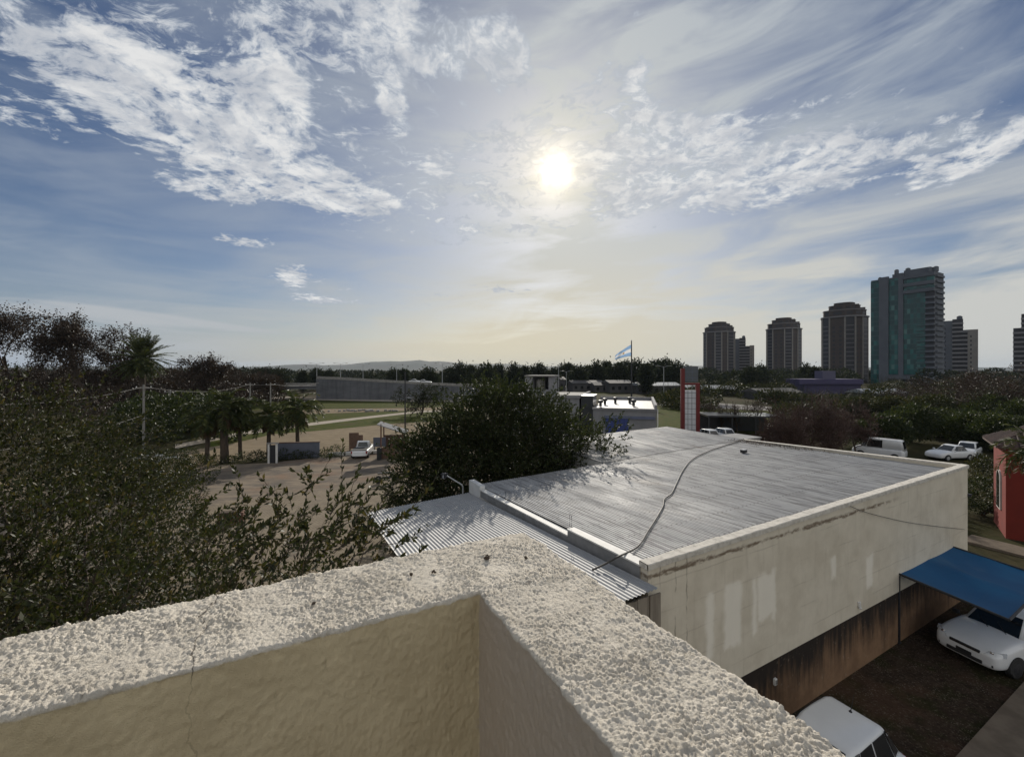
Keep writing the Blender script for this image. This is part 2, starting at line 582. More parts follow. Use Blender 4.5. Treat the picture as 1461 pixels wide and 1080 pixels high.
def lot_extra(q, v, c, b):
    n = q.noise(v, 1.0, 6, .6)
    c = q.mix(q.mul(q.ss(n, .46, .62), .8), c, (.030, .032, .013, 1))
    c = q.mix(q.mul(q.ss(q.noise(v, .35, 5, .6), .50, .62), .55), c, (.095, .055, .036, 1))
    gr = q.noise(v, 16, 6, .75)
    c = q.mix(q.mul(q.ss(gr, .54, .66), .75), c, (.17, .14, .11, 1))
    c = q.mix(q.mul(q.ss(gr, .44, .34), .75), c, (.012, .010, .008, 1))
    vo = q.voro(v, 17)
    return q.mix(q.mul(q.ss(vo, .30, .12), q.ss(q.noise(v, 1.3, 4), .45, .65)), c, (.20, .17, .14, 1))


M['lot'] = mat('gravel_and_weeds', (.062, .044, .032), (.034, .025, .019), .98, scale=3.5, detail=9, bump=1.0, bscale=28, dist=.03, extra=lot_extra)
M['walk'] = mat('walkway_slabs', (.20, .165, .13), (.14, .115, .09), .9, scale=2.2, detail=7, bump=.4, stretch=(1, 1, 1))


mat = _mat


def sheet(name, pts, z, m, kind=True, sub=0):
    """a flat ground sheet from photograph points or world points"""
    w = [gp(*p) if len(p) == 2 else Vector(p) for p in pts]
    mb = MB().raw([(p.x, p.y, z) for p in w], [tuple(range(len(w)))])
    o = mb.build(name, m, fixn=False)
    if o.data.polygons[0].normal.z < 0:
        o.data.flip_normals()
    return structure(o)


def strip(name, top, bot, z, m):
    """a ground strip between two runs of photograph points"""
    a = [gp(*p) for p in top]; b = [gp(*p) for p in bot]
    n = len(a)
    mb = MB().raw([(p.x, p.y, z) for p in a + b], [(n + i, n + i + 1, i + 1, i) for i in range(n - 1)])
    o = mb.build(name, m, fixn=False)
    return structure(o)


N = 96
ring = [(0, 0, 0)]
fs = []
radii = [30, 80, 200, 600, 2000, 7000]
for k, r in enumerate(radii):
    for i in range(N):
        t = 2 * math.pi * i / N
        ring.append((r * math.cos(t), r * math.sin(t), 0))
for i in range(N):
    fs.append((0, 1 + i, 1 + (i + 1) % N))
for k in range(len(radii) - 1):
    for i in range(N):
        a = 1 + k * N; b = a + N; j = (i + 1) % N
        fs.append((a + i, b + i, b + j, a + j))
structure(MB().raw(ring, fs).build('ground', M['ground'], fixn=False))

# strips beyond the yard, nearest last
strip('service_road', [(380, 565.5), (480, 567.6), (560, 568.5), (700, 570), (800, 569)], [(380, 568.5), (480, 571.5), (560, 573), (700, 574), (800, 573)], .012, M['path'])
strip('grass_verge', [(300, 573), (460, 572), (560, 573.2), (690, 574.5)], [(300, 587), (460, 583), (560, 582), (690, 580)], .008, M['grass'])
strip('dirt_track', [(380, 587), (465, 583.6), (560, 582.4), (690, 580.5)], [(380, 592), (465, 590), (560, 586.5), (690, 584)], .008, M['dirt'])
strip('grass_band', [(300, 596), (465, 590.4), (560, 587), (690, 584.5)], [(300, 640), (460, 614.5), (570, 604), (690, 598)], .008, M['grass'])
strip('footpath', [(250, 634), (350, 615), (440, 603.6), (520, 594.5), (600, 586), (690, 583)], [(250, 640), (350, 620), (440, 607.6), (520, 597.6), (600, 588.4), (690, 585)], .012, M['path'])
strip('dirt_road', [(-200, 720), (330, 633), (390, 619.5), (460, 614), (560, 604.6), (700, 597)], [(-200, 760), (310, 662), (390, 650), (460, 648), (560, 643), (700, 640)], .010, M['dirt'])
strip('asphalt_yard', [(-200, 720), (310, 664), (390, 660), (460, 652), (560, 645), (700, 642)], [(-200, 860), (330, 715), (400, 708), (470, 697), (560, 684), (700, 676)], .014, M['yard'])
strip('paved_yard', [(-200, 860), (330, 715), (400, 708), (470, 697), (560, 684), (700, 676)], [(-200, 1500), (330, 1150), (400, 1050), (470, 980), (560, 940), (740, 800)], .014, M['pavers'])
# curving road and roundabout beyond the workshop
strip('curved_road', [(792, 556), (800, 552), (812, 549.3), (830, 547.6), (860, 546.6), (900, 546)], [(806, 559.5), (814, 555), (826, 551.8), (845, 549.6), (870, 548.4), (900, 547.6)], .012, M['path'])
strip('far_verge', [(780, 543.5), (830, 543.4), (900, 543)], [(780, 547), (830, 546), (900, 545)], .008, M['grass'])
strip('island_verge', [(818, 558), (830, 553), (850, 551), (880, 550)], [(840, 562), (860, 562), (880, 562), (900, 560)], .008, M['grass'])
strip('right_road', [(930, 571.5), (1000, 573.5), (1060, 577.5), (1120, 582)], [(930, 577), (1000, 581.5), (1060, 584.5), (1120, 587)], .012, M['road'])
strip('right_verge', [(930, 578), (1000, 582), (1060, 585), (1200, 590)], [(930, 612), (1000, 616), (1060, 618), (1200, 630)], .008, M['grass'])

# ------------------------------------------------------------------ the terrace the picture is taken from
ANG = math.radians(28.0)                       # the whole block is turned by this much
D1 = Vector((math.cos(ANG), math.sin(ANG), 0))  # along the warehouse side wall
D2 = Vector((-math.sin(ANG), math.cos(ANG), 0))
TOP = 0.55                                     # parapet top below the eye


def stucco_extra(q, v, c, b):
    n = q.noise(v, 3.5, 6, .6)
    c = q.mix(q.mul(q.ss(n, .42, .70), .40), c, (.56, .505, .42, 1))
    drt = q.noise(v, 1.6, 7, .7)
    c = q.mix(q.mul(q.ss(drt, .56, .72), .40), c, (.40, .35, .28, 1))
    pits = q.noise(v, 95, 5, .6)
    c = q.mix(q.mul(q.ss(pits, .60, .72), .55), c, (.30, .255, .20, 1))
    spots = q.noise(v, 11, 3, .5)
    c = q.mix(q.mul(q.ss(spots, .70, .76), .7), c, (.16, .13, .10, 1))
    # the inner faces are smoother and coloured ochre
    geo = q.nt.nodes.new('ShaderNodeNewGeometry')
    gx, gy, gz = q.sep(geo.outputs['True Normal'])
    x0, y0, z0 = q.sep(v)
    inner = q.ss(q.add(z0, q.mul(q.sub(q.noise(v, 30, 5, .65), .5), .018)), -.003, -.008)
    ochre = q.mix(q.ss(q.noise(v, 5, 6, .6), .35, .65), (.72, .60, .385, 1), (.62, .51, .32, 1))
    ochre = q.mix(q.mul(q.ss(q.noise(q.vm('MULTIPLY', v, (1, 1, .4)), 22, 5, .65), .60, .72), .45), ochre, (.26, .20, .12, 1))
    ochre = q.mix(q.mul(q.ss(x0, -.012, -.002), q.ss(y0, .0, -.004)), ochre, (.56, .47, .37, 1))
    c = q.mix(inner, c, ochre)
    # the crack across the left arm
    x, y, z = q.sep(v)
    wob = q.mul(q.sub(q.noise(v, 9, 5, .6), .5), .10)
    d = q.m('ABSOLUTE', q.add(q.add(x, .575), wob))
    crack = q.mul(q.ss(d, .0022, .0008), q.ss(y, -.62, -.55))
    return q.mix(q.mul(crack, q.ss(z0, -.03, -.004, .22, .75)), c, (.06, .045, .035, 1))


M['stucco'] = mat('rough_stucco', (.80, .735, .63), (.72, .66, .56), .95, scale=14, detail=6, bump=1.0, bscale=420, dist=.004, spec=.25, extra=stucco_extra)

IN = Vector(((683 - CX) / F, 1, 0)) * (TOP * F / (845 - HY))
TH = 0.288
R = .007
FLOOR = 1.55
# cross-section from the inside foot, over the top, to the outside: (offset across, drop below the top, inward normal)
prof = []
for d in np.concatenate([np.linspace(FLOOR - TOP, .62, 6), np.arange(.61, R, -.005)]): prof.append((0.0, -d, -1.0, 0.0))
for a in np.linspace(0, 90, 6): prof.append((R - R * math.cos(math.radians(a)), -R + R * math.sin(math.radians(a)), -math.cos(math.radians(a)), math.sin(math.radians(a))))
for d in np.arange(R, TH - R, .0022)[1:]: prof.append((d, 0.0, 0.0, 1.0))
for a in np.linspace(90, 0, 6): prof.append((TH - R + R * math.cos(math.radians(a)), -R + R * math.sin(math.radians(a)), math.cos(math.radians(a)), math.sin(math.radians(a))))
for d in np.linspace(R, .6, 40)[1:]: prof.append((TH, -d, 1.0, 0.0))
prof = np.array(prof)
# stations: along the left arm (t<0), then the right arm
ss = np.concatenate([-np.arange(0, 1.8, .0021)[::-1], np.arange(.0021, 1.4, .0021)])
S, Pf = np.meshgrid(ss, np.arange(len(prof)), indexing='ij')
off = prof[Pf, 0]; dz_ = prof[Pf, 1]; nh = prof[Pf, 2]; nz = prof[Pf, 3]
# local axes: x along D1, y along D2, origin at the inner corner; left arm runs to -x, right arm to -y
# left arm: outside is +y ; right arm: outside is +x ; mitre at the corner
Sl = np.where(S <= 0, S, 0); Sr = np.where(S > 0, S, 0)
fade = np.clip(np.abs(S) / .35, 0, 1)
X = np.where(S <= 0, Sl + off * (1 - fade) * 1.0, off)
Yl = np.where(S <= 0, off, -Sr + off * (1 - fade))
Z = dz_.copy()
NX = np.where(S <= 0, 0, nh); NY = np.where(S <= 0, nh, 0)
px_, py_, pz_ = X * 1.0, Yl * 1.0, Z * 1.0
amp = np.clip(nz * 1.4, 0, 1)


def rot(k):
    c, s_ = math.cos(k), math.sin(k)
    return c * px_ - s_ * py_ + .31 * pz_, s_ * px_ + c * py_ + .17 * pz_, pz_ * .9 + .23 * px_


def oct_(k, f):
    a_, b_, c_ = rot(k)
    return vnoise(a_ * f + k * 7, b_ * f + k * 3, c_ * f + k) - .5


wx, wy = oct_(5.1, 80) * .006, oct_(6.3, 80) * .006
px_, py_ = px_ + wx, py_ + wy
big = oct_(.4, 15)


def worley(k, f):
    a_, b_, c_ = rot(k)
    a_, b_, c_ = a_.ravel() * f, b_.ravel() * f, c_.ravel() * f
    xi, yi, zi = np.floor(a_).astype(np.int64), np.floor(b_).astype(np.int64), np.floor(c_).astype(np.int64)
    best = np.full(a_.shape, 9.0)
    for i in (-1, 0, 1):
        for j in (-1, 0, 1):
            for l in (-1, 0, 1):
                cx0, cy0, cz0 = xi + i, yi + j, zi + l
                h_ = (cx0 * 73856093) ^ (cy0 * 19349663) ^ (cz0 * 83492791)
                h_ = (h_ ^ (h_ >> 13)) * 1274126177
                h_ = h_ ^ (h_ >> 16)
                dx_ = cx0 + _perm[h_ & 0xFFFF] - a_; dy_ = cy0 + _perm[(h_ >> 3) & 0xFFFF] - b_; dz2 = cz0 + _perm[(h_ >> 7) & 0xFFFF] - c_
                best = np.minimum(best, dx_ * dx_ + dy_ * dy_ + dz2 * dz2)
    return np.sqrt(best).reshape(px_.shape)


cl = vnoise(px_ * 9 + 50, py_ * 9, pz_ * 9)
slow = .45 + 1.1 * vnoise(px_ * 11 + 20, py_ * 11, pz_ * 11)
g1 = np.clip(1 - worley(1.1, 170) * 1.15, 0, 1); g2 = np.clip(1 - worley(2.3, 280) * 1.1, 0, 1)
clump = np.clip(oct_(8.2, 60) * 2.4 + .5, 0, 1)
lumpy = np.clip(.42 - worley(6.1, 38), 0, 1) * np.clip(oct_(3.3, 5) * 3 + .5, 0, 1)
disp = amp * (slow * (g1 * .0040 + g2 * .0034 * (.5 + clump) + oct_(3.7, 340) * .0042 + oct_(4.4, 240) * .0030) + big * .0035 + clump * .0008 + lumpy * .016 - np.clip(oct_(7.7, 90) - .22, 0, 1) * .022 * cl)
px_, py_ = px_ - wx, py_ - wy
side = (1 - amp)
disp = disp + side * ((vnoise(px_ * 40 + pz_ * 25, py_ * 40 + pz_ * 19, pz_ * 46 - px_ * 18 - py_ * 14 + 7) - .5) * .0026 + (vnoise(px_ * 95 + pz_ * 60, py_ * 95, pz_ * 110 - py_ * 40 - px_ * 40) - .5) * .0026 + (vnoise(px_ * 170, py_ * 170, pz_ * 170) - .5) * .0026 + big * .004)
# wavy arrises
wav = (vnoise(S * 9, S * 0 + 3.3, S * 0) - .5) * .012 + (vnoise(S * 38, S * 0 + 7.3, S * 0) - .5) * .008
edge_w = np.clip(np.abs(nh), 0, 1) * np.clip(1 + Z / .05, 0, 1)
disp = disp + wav * edge_w
X = X + NX * disp; Yl = Yl + NY * disp; Z = Z + nz * disp
V = np.stack([X.ravel(), Yl.ravel(), Z.ravel()], 1)
ns, npf = S.shape
idx = np.arange(ns * npf).reshape(ns, npf)
Q = np.stack([idx[:-1, :-1].ravel(), idx[:-1, 1:].ravel(), idx[1:, 1:].ravel(), idx[1:, :-1].ravel()], 1)
terrace = thing('terrace_building', 'white stucco terrace building with thick rough parapet in the foreground', 'building', (IN.x, IN.y, H - TOP), ANG)
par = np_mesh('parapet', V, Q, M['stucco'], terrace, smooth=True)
M['render_wall'] = mat('render_wall', (.55, .50, .43), (.45, .41, .35), .95, scale=2, bump=.4)
mb = MB()
mb.box((-2.5 + TH / 2 + .05, TH - .11, -(H - TOP) / 2 - .3), (5.0 + TH - .1, .2, H - TOP - .6))
mb.box((TH - .11, -3.0 + TH / 2 - .115, -(H - TOP) / 2 - .3), (.2, 6.0 - .03, H - TOP - .6))
mb.build('outer_wall', M['render_wall'], terrace)
fl = MB().box((-2.5, -3.0, -(FLOOR - TOP) - .1), (5.0, 6.0, .2)).build('terrace_floor', M['concrete'], terrace)

# dried seed husks lying on the parapet corner
M['husk'] = mat('dry_husk', (.045, .032, .022), (.085, .055, .03), .9, scale=90)


def husk(px, py, size, label):
    p = at(px, py, (TOP - .006) * F / (py - HY))
    t = thing('seed_husk', label, 'seed husk', p, random.random() * 6, 'dried husks on the parapet')
    mb = MB()
    for k in range(7):
        a = random.random() * 6.28; r = size * random.uniform(.05, .5)
        c = Vector((math.cos(a) * r, math.sin(a) * r, size * random.uniform(.05, .35)))
        bm = bmesh.new(); bmesh.ops.create_icosphere(bm, subdivisions=2, radius=size * random.uniform(.18, .34))
        for q in bm.verts:
            q.co = q.co * random.uniform(.75, 1.2)
        bm.verts.index_update()
        mb.raw([q.co + c for q in bm.verts], [tuple(w.index for w in f.verts) for f in bm.faces]); bm.free()
    mb.build('husk_shell', M['husk'], t)
    s = MB()
    s.tube([(0, 0, size * .2), (size * .5, size * .2, size * .5), (size * .9, size * .5, size * .3)], size * .05, 5)
    s.build('stalk', M['husk'], t)


husk(695, 797, .017, 'largest dark dried seed husk lying on the parapet corner')
husk(750, 796, .010, 'small dark husk to the right of the largest husk')
husk(619, 817, .010, 'small dark husk to the left of the largest husk')
husk(587, 820, .010, 'small dark husk second from the left on the parapet')
husk(448, 861, .008, 'leftmost dark husk alone on the left parapet arm')

# ------------------------------------------------------------------ the warehouse
WN = Vector((2.76, 8.60, 0))                    # its near corner
WL, WD1, WD2, NOTCH = 17.2, 9.3, 14.8, 6.6


def wl(t, l, z=0.0):
    return WN + D1 * t + D2 * l + Vector((0, 0, z))


def tl(px, py, Y):                              # photograph place at depth -> warehouse frame
    p = at(px, py, Y) - WN
    return Vector((p.dot(D1), p.dot(D2), p.z))


def cream_extra(q, v, c, b):
    x, y, z = q.sep(v)

    def patch(x0, x1, z0, z1, wob=.10, seed=0.0):
        w = q.mul(q.sub(q.noise(q.vm('ADD', v, (seed, 0, 0)), 2.2, 4, .6), .5), wob * 2)
        xx = q.add(x, w); zz_ = q.add(z, q.mul(w, 1.5))
        a = q.mul(q.ss(xx, x0 - .09, x0 + .09), q.ss(xx, x1 + .09, x1 - .09))
        return q.mul(a, q.mul(q.ss(zz_, z0 - .08, z0 + .08), q.ss(zz_, z1 + .08, z1 - .08)))
    n = q.noise(v, .9, 6, .6)
    c = q.mix(q.mul(q.ss(n, .42, .68), .40), c, (.48, .415, .315, 1))
    streak = q.noise(q.vm('MULTIPLY', v, (3.0, 1, .25)), 2.0, 6, .65)
    c = q.mix(q.mul(q.ss(streak, .52, .72), .28), c, (.39, .33, .245, 1))
    # faint courses telegraphing through the render
    course = q.m('FRACT', q.add(q.mul(z, 1 / .62), q.mul(q.noise(v, .7, 3), .22)))
    line = q.mul(q.ss(q.m('ABSOLUTE', q.sub(course, .5)), .045, .0), q.ss(q.noise(q.vm('ADD', v, (4, 0, 0)), .6, 4), .44, .60))
    c = q.mix(q.mul(line, .30), c, (.30, .25, .185, 1))
    # newer, paler paint patches
    pt = None
    for k, a in enumerate([(1.78, 2.02, 2.55, 3.95), (2.40, 3.02, 2.55, 4.00), (3.45, 3.62, 2.6, 3.95), (3.66, 4.40, 2.85, 3.95), (4.22, 4.36, 2.7, 4.0),
                           (7.05, 7.30, 3.1, 3.75), (9.05, 9.45, 2.35, 3.30)]):
        p = patch(*a, wob=.13, seed=k * 3.0)
        pt = p if pt is None else q.mx(pt, p)
    c = q.mix(q.mul(pt, .75), c, (.93, .88, .77, 1))
    # rusty crust under the coping, fine vertical cracks near the corner
    cr = q.add(z, q.mul(q.sub(q.noise(q.vm('MULTIPLY', v, (1.0, 1, 3)), 2.5, 7, .7), .5), .30))
    crust = q.mul(q.ss(cr, 4.70, 4.76), q.ss(cr, 4.86, 4.78))
    crust = q.mul(crust, q.mul(q.ss(q.noise(v, 2.4, 6, .7), .33, .50), q.ss(x, 11.6, 9.6)))
    c = q.mix(q.mul(crust, .85), c, (.13, .085, .05, 1))
    w = q.mul(q.sub(q.noise(v, 3.0, 5), .5), .16)
    for cx_ in (.34, .80, 1.14):
        d = q.m('ABSOLUTE', q.sub(q.add(x, w), cx_))
        cm = q.mul(q.ss(d, .028, .006), q.ss(q.noise(q.vm('ADD', v, (cx_ * 9, 0, 0)), 1.6, 4), .38, .55))
        c = q.mix(q.mul(cm, .6), c, (.17, .13, .095, 1))
    return c


M['cream'] = mat('cream_render', (.74, .675, .555), (.67, .61, .495), .92, scale=1.6, detail=7, bump=.25, bscale=9, dist=.02, spec=.25, extra=cream_extra)


def plinth_extra(q, v, c, b):
    x, y, z = q.sep(v)
    n = q.noise(q.vm('MULTIPLY', v, (1.0, 1, .10)), 6.0, 8, .7)
    big = q.noise(q.vm('MULTIPLY', v, (1, 1, .5)), .55, 4)
    drip = q.add(z, q.add(q.mul(n, 2.6), q.mul(big, 1.3)))
    c = q.mix(q.ss(drip, 2.25, 3.55), c, (.020, .013, .009, 1))
    return q.mix(q.mul(q.ss(q.noise(v, 7, 5, .6), .6, .75), .4), c, (.36, .29, .22, 1))


M['plinth'] = mat('stained_plinth', (.27, .16, .088), (.19, .108, .058), .95, scale=2.2, detail=7, bump=.4, bscale=12, extra=plinth_extra)
M['coping'] = mat('weathered_coping', (.66, .62, .55), (.42, .39, .34), .95, scale=7, detail=8, lo=.42, hi=.75, bump=.6, bscale=30, dist=.02)


def roof_extra(q, v, c, b):
    x, y, z = q.sep(v)
    sheet_id = q.m('FLOOR', q.mul(x, 1 / .98))
    wn_ = q.nt.nodes.new('ShaderNodeTexWhiteNoise'); wn_.noise_dimensions = '1D'
    q.put(wn_.inputs['W'], sheet_id)
    c = q.mix(q.mul(wn_.outputs[0], .34), c, (.30, .30, .305, 1))
    st = q.noise(q.vm('MULTIPLY', v, (3.4, .22, 1)), 2.6, 8, .70)
    c = q.mix(q.mul(q.ss(st, .47, .60), .68), c, (.15, .147, .145, 1))
    fr = q.m('FRACT', q.mul(x, 1 / .98))
    c = q.mix(q.mul(q.ss(q.m('ABSOLUTE', q.sub(fr, .5)), .05, .015), .45), c, (.16, .155, .15, 1))
    seam = q.ss(q.m('ABSOLUTE', q.sub(y, q.add(9.28, q.mul(q.sub(q.noise(v, 1.2, 4), .5), .30)))), .10, .02)
    c = q.mix(q.mul(seam, .7), c, (.12, .115, .11, 1))
    pur = q.m('FRACT', q.mul(y, 1 / 1.15))
    c = q.mix(q.mul(q.ss(q.m('ABSOLUTE', q.sub(pur, .5)), .035, .01), q.mul(q.ss(q.m('FRACT', q.mul(x, 1 / .19)), .75, .85), .55)), c, (.09, .085, .08, 1))
    stain = q.ss(q.noise(q.vm('MULTIPLY', v, (.8, .35, 1)), .8, 7, .65), .56, .70)
    c = q.mix(q.mul(stain, .40), c, (.16, .13, .105, 1))
    spots = q.ss(q.noise(v, 9, 3), .73, .78)
    c = q.mix(q.mul(spots, .7), c, (.10, .09, .08, 1))
    rv = q.ss(q.noise(q.vm('MULTIPLY', v, (1.2, .3, 1)), 1.1, 6, .6), .3, .7, .52, .68)
    q.nt.links.new(rv, b.inputs['Roughness'])
    return c


M['roof'] = mat('galvanised_roof', (.51, .505, .49), (.43, .427, .42), .5, metal=.30, scale=1.2, detail=7, extra=roof_extra)


def leanroof_extra(q, v, c, b):
    st = q.noise(q.vm('MULTIPLY', v, (4, .3, 1)), 2.0, 6, .6)
    return q.mix(q.mul(q.ss(st, .45, .7), .5), c, (.30, .30, .30, 1))


M['leanroof'] = mat('lean_to_roof_metal', (.40, .40, .395), (.34, .34, .34), .6, metal=.15, scale=1.4, extra=leanroof_extra)


def corrugated(name, c, pitch, amp, m, parent, rows=10, per=8, wob=.0, thick=.004):
    """a corrugated sheet over four corner heights; ribs run from edge 0 to edge 1.
    c = (x0, x1, y0, y1, z00, z10, z01, z11)"""
    x0, x1, y0, y1, z00, z10, z01, z11 = c
    nu = int((x1 - x0) / pitch * per) + 1
    u = np.linspace(0, 1, nu); v = np.linspace(0, 1, rows)
    U, Vv = np.meshgrid(u, v, indexing='ij')
    x = x0 + (x1 - x0) * U; y = y0 + (y1 - y0) * Vv
    z = (z00 * (1 - U) + z10 * U) * (1 - Vv) + (z01 * (1 - U) + z11 * U) * Vv
    z = z + amp * np.cos(2 * np.pi * (x - x0) / pitch)
    if wob:
        z = z + (vnoise(x * .9, y * .5, x * 0) - .5) * wob
    n = nu * rows
    Vt = np.stack([x.ravel(), y.ravel(), z.ravel()], 1)
    Vb = Vt - np.array([0, 0, thick])
    id_ = np.arange(n).reshape(nu, rows)
    Qt = np.stack([id_[:-1, :-1].ravel(), id_[1:, :-1].ravel(), id_[1:, 1:].ravel(), id_[:-1, 1:].ravel()], 1)
    Qb = Qt[:, ::-1] + n
    e = []
    for a, b_ in ((id_[:, 0], 1), (id_[:, -1], -1), (id_[0, :], -1), (id_[-1, :], 1)):
        p, q_ = (a[:-1], a[1:]) if b_ == 1 else (a[1:], a[:-1])
        e.append(np.stack([q_, p, p + n, q_ + n], 1))
    return np_mesh(name, np.concatenate([Vt, Vb]), np.concatenate([Qt, Qb] + e), m, parent, smooth=False)


wh = thing('warehouse', 'white warehouse with grey corrugated metal roof and long cream side wall', 'warehouse', WN, ANG)
RT = 4.86                                       # roof level at the near edge
# side wall (faces the parking lot), plinth below it
RISE = .19
W = MB().prism([(0, 0), (WL, 0), (WL, .2), (0, .2)], 1.72, [4.93, 4.93 + RISE, 4.93 + RISE, 4.93]).build('side_wall', M['cream'], wh)
pl = MB().box((WL / 2 + .02, .125, .86), (WL - .04, .19, 1.72)).build('plinth', M['plinth'], wh)
# ragged coping on the side wall
cx_ = np.linspace(-.03, WL + .03, 260)
prof_c = [(-.035, 4.93), (-.038, 5.03), (-.022, 5.048), (.20, 5.05), (.215, 5.035), (.212, 4.93)]
Vc = []
for k, (yy, zz_) in enumerate(prof_c):
    w_ = (vnoise(cx_ * 2.2, cx_ * 0 + k * 1.7, cx_ * 0) - .5) * .014 + (vnoise(cx_ * 9, cx_ * 0 + k * 2.7, cx_ * 0) - .5) * .012
    Vc.append(np.stack([cx_, np.full_like(cx_, yy) + w_ * .6, np.full_like(cx_, zz_) + cx_ / WL * RISE + (w_ if 0 < k < 5 else w_ * .3)], 1))
Vc = np.stack(Vc, 1); nn, kk = Vc.shape[:2]
id_ = np.arange(nn * kk).reshape(nn, kk)
Qc = np.concatenate([np.stack([id_[:-1, j], id_[1:, j], id_[1:, (j + 1) % kk], id_[:-1, (j + 1) % kk]], 1) for j in range(kk)])
cop = np_mesh('coping', Vc.reshape(-1, 3), Qc, M['coping'], wh)
for x_, z_ in ((-.031, 4.985), (WL + .031, 4.985 + RISE)): MB().box((x_, .09, z_), (.004, .20, .10)).build('coping_end', M['coping'], wh)
# far short wall and its parapet (falls slightly away), inner faces show above the roof
mb = MB()
mb.prism([(WL - .2, .205), (WL - .002, .205), (WL - .002, 9.2), (WL - .2, 9.2)], 0, [5.17, 5.17, 4.87, 4.87])
mb.build('end_wall', M['cream'], wh)
mb = MB()
mb.prism([(WL - .23, .22), (WL + .03, .22), (WL + .03, 9.2), (WL - .23, 9.2)], [5.173, 5.173, 4.873, 4.873], [5.235, 5.235, 4.92, 4.92])
mb.build('coping', M['coping'], wh)
# outer walls on the other sides
mb = MB()
mb.prism([(.0, .21), (.2, .21), (.2, WD1), (.0, WD1)], 0, [4.78, 4.78, 4.40, 4.40])
mb.prism([(.2, WD1 - .2), (NOTCH, WD1 - .2), (NOTCH, WD1 - .002), (.2, WD1 - .002)], 0, 4.38)
mb.prism([(NOTCH, WD1), (NOTCH + .2, WD1), (NOTCH + .2, WD2), (NOTCH, WD2)], 0, 4.58)
mb.prism([(NOTCH + .2, WD2 - .2), (WL, WD2 - .2), (WL, WD2 - .002), (NOTCH + .2, WD2 - .002)], 0, 4.80)
mb.prism([(WL - .2, 9.2), (WL - .003, 9.2), (WL - .003, WD2 - .2), (WL - .2, WD2 - .2)], 0, 4.74)
mb.build('outer_wall', M['white_paint'], wh)
# left parapet: low stepped kerb with a pale top
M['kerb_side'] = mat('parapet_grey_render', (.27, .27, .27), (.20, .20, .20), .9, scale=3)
seg = [(0.2, 2.75, 4.97, 4.86), (2.75, 6.55, 4.70, 4.53), (6.55, 8.35, 4.53, 4.46)]
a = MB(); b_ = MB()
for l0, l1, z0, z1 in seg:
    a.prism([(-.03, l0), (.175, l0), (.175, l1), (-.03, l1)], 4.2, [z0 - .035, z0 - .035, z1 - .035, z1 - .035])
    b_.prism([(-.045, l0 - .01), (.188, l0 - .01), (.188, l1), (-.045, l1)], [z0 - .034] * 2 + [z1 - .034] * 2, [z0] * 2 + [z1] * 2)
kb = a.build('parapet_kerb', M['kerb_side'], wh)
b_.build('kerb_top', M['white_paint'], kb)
MB().box((.055, 8.9, 4.34), (.22, 1.05, .50)).build('corner_block', M['white_metal'], wh)
for l_, z_ in ((2.72, 4.9), (2.80, 4.9), (6.5, 4.56)): MB().tube([(.08, l_, z_), (.08, l_, z_ + .26), (.10, l_ + .01, z_ + .30)], .007, 5).build('rebar', M['dark_metal'], wh)
# roof sheets
corrugated('roof', (.19, WL - .21, .19, WD1 - .06, RT, RT + .16, 4.42, 4.86), .095, .013, M['roof'], wh, rows=14, per=8, wob=.006)
corrugated('rear_roof', (NOTCH + .02, WL + .05, WD1 - .10, WD2 + .1, 4.60, 4.875, 4.78, 4.95), .095, .013, M['roof'], wh, rows=8, per=8, wob=.004)
fl = MB()
fl.prism([(NOTCH - .03, WD2 + .11), (WL + .06, WD2 + .11), (WL + .06, WD2 + .14), (NOTCH - .03, WD2 + .14)], 4.66, [4.80, 4.97, 4.97, 4.80])
fl.build('rear_flashing', M['white_paint'], wh)
fl = MB()
fl.prism([(WL + .055, 9.25), (WL + .085, 9.25), (WL + .085, WD2 + .13), (WL + .055, WD2 + .13)], 4.6, [4.88, 4.88, 4.955, 4.955])
fl.build('verge_flashing', M['galv'], wh)
# low grey tank housing at the back right of the roof
MB().box((WL + 1.0, 10.2, 2.4), (1.7, 1.6, 4.8)).build('side_annex', M['kerb_side'], wh)
MB().box((WL + 1.0, 10.2, 4.84), (1.8, 1.7, .07)).build('annex_cap', M['kerb_side'], wh)

# lean-to
M['boards'] = mat('weathered_boards', (.30, .26, .21), (.20, .17, .135), .9, scale=3, stretch=(4, 1, .4), bump=.3)
lt = thing('lean_to', 'low lean-to with bright corrugated metal roof against the warehouse', 'shed', WN, ANG)
corrugated('roof', (-4.0, -.09, -.35, 9.45, 4.62, 4.74, 3.90, 4.08), .100, .012, M['leanroof'], lt, rows=8, per=8, wob=.004)
mb = MB()
for k in range(13):
    x = -3.92 + k * .315
    mb.box((x + .15, -.18 + (k % 2) * .012, 2.26), (.29, .03, 4.52))
mb.build('front_boards', M['boards'], lt)
mb = MB()
for l_, h_ in ((4.6, 4.1), (1.9, 4.3)): MB().box((-3.9, l_, h_ / 2), (.12, .12, h_)).build('post', M['dark_metal'], lt)
# wall lamp bracket on the corner
lm = thing('bracket_lamp', 'floodlight on a bent grey arm at the corner of the lean-to roof', 'lamp', wl(-.35, 9.35, 3.95), ANG)
MB().tube([(0, 0, -.3), (0, 0, .42), (-.03, .02, .50), (-.55, .30, .86)], .028, 6).build('arm', M['galv'], lm)
hd = MB().box((-.64, .35, .86), (.26, .16, .20), .5, .02).build('lamp_head', M['dark_metal'], lm)
MB().box((-.66, .27, .85), (.20, .01, .14), .5).build('lens', M['lamp_clear'], hd)

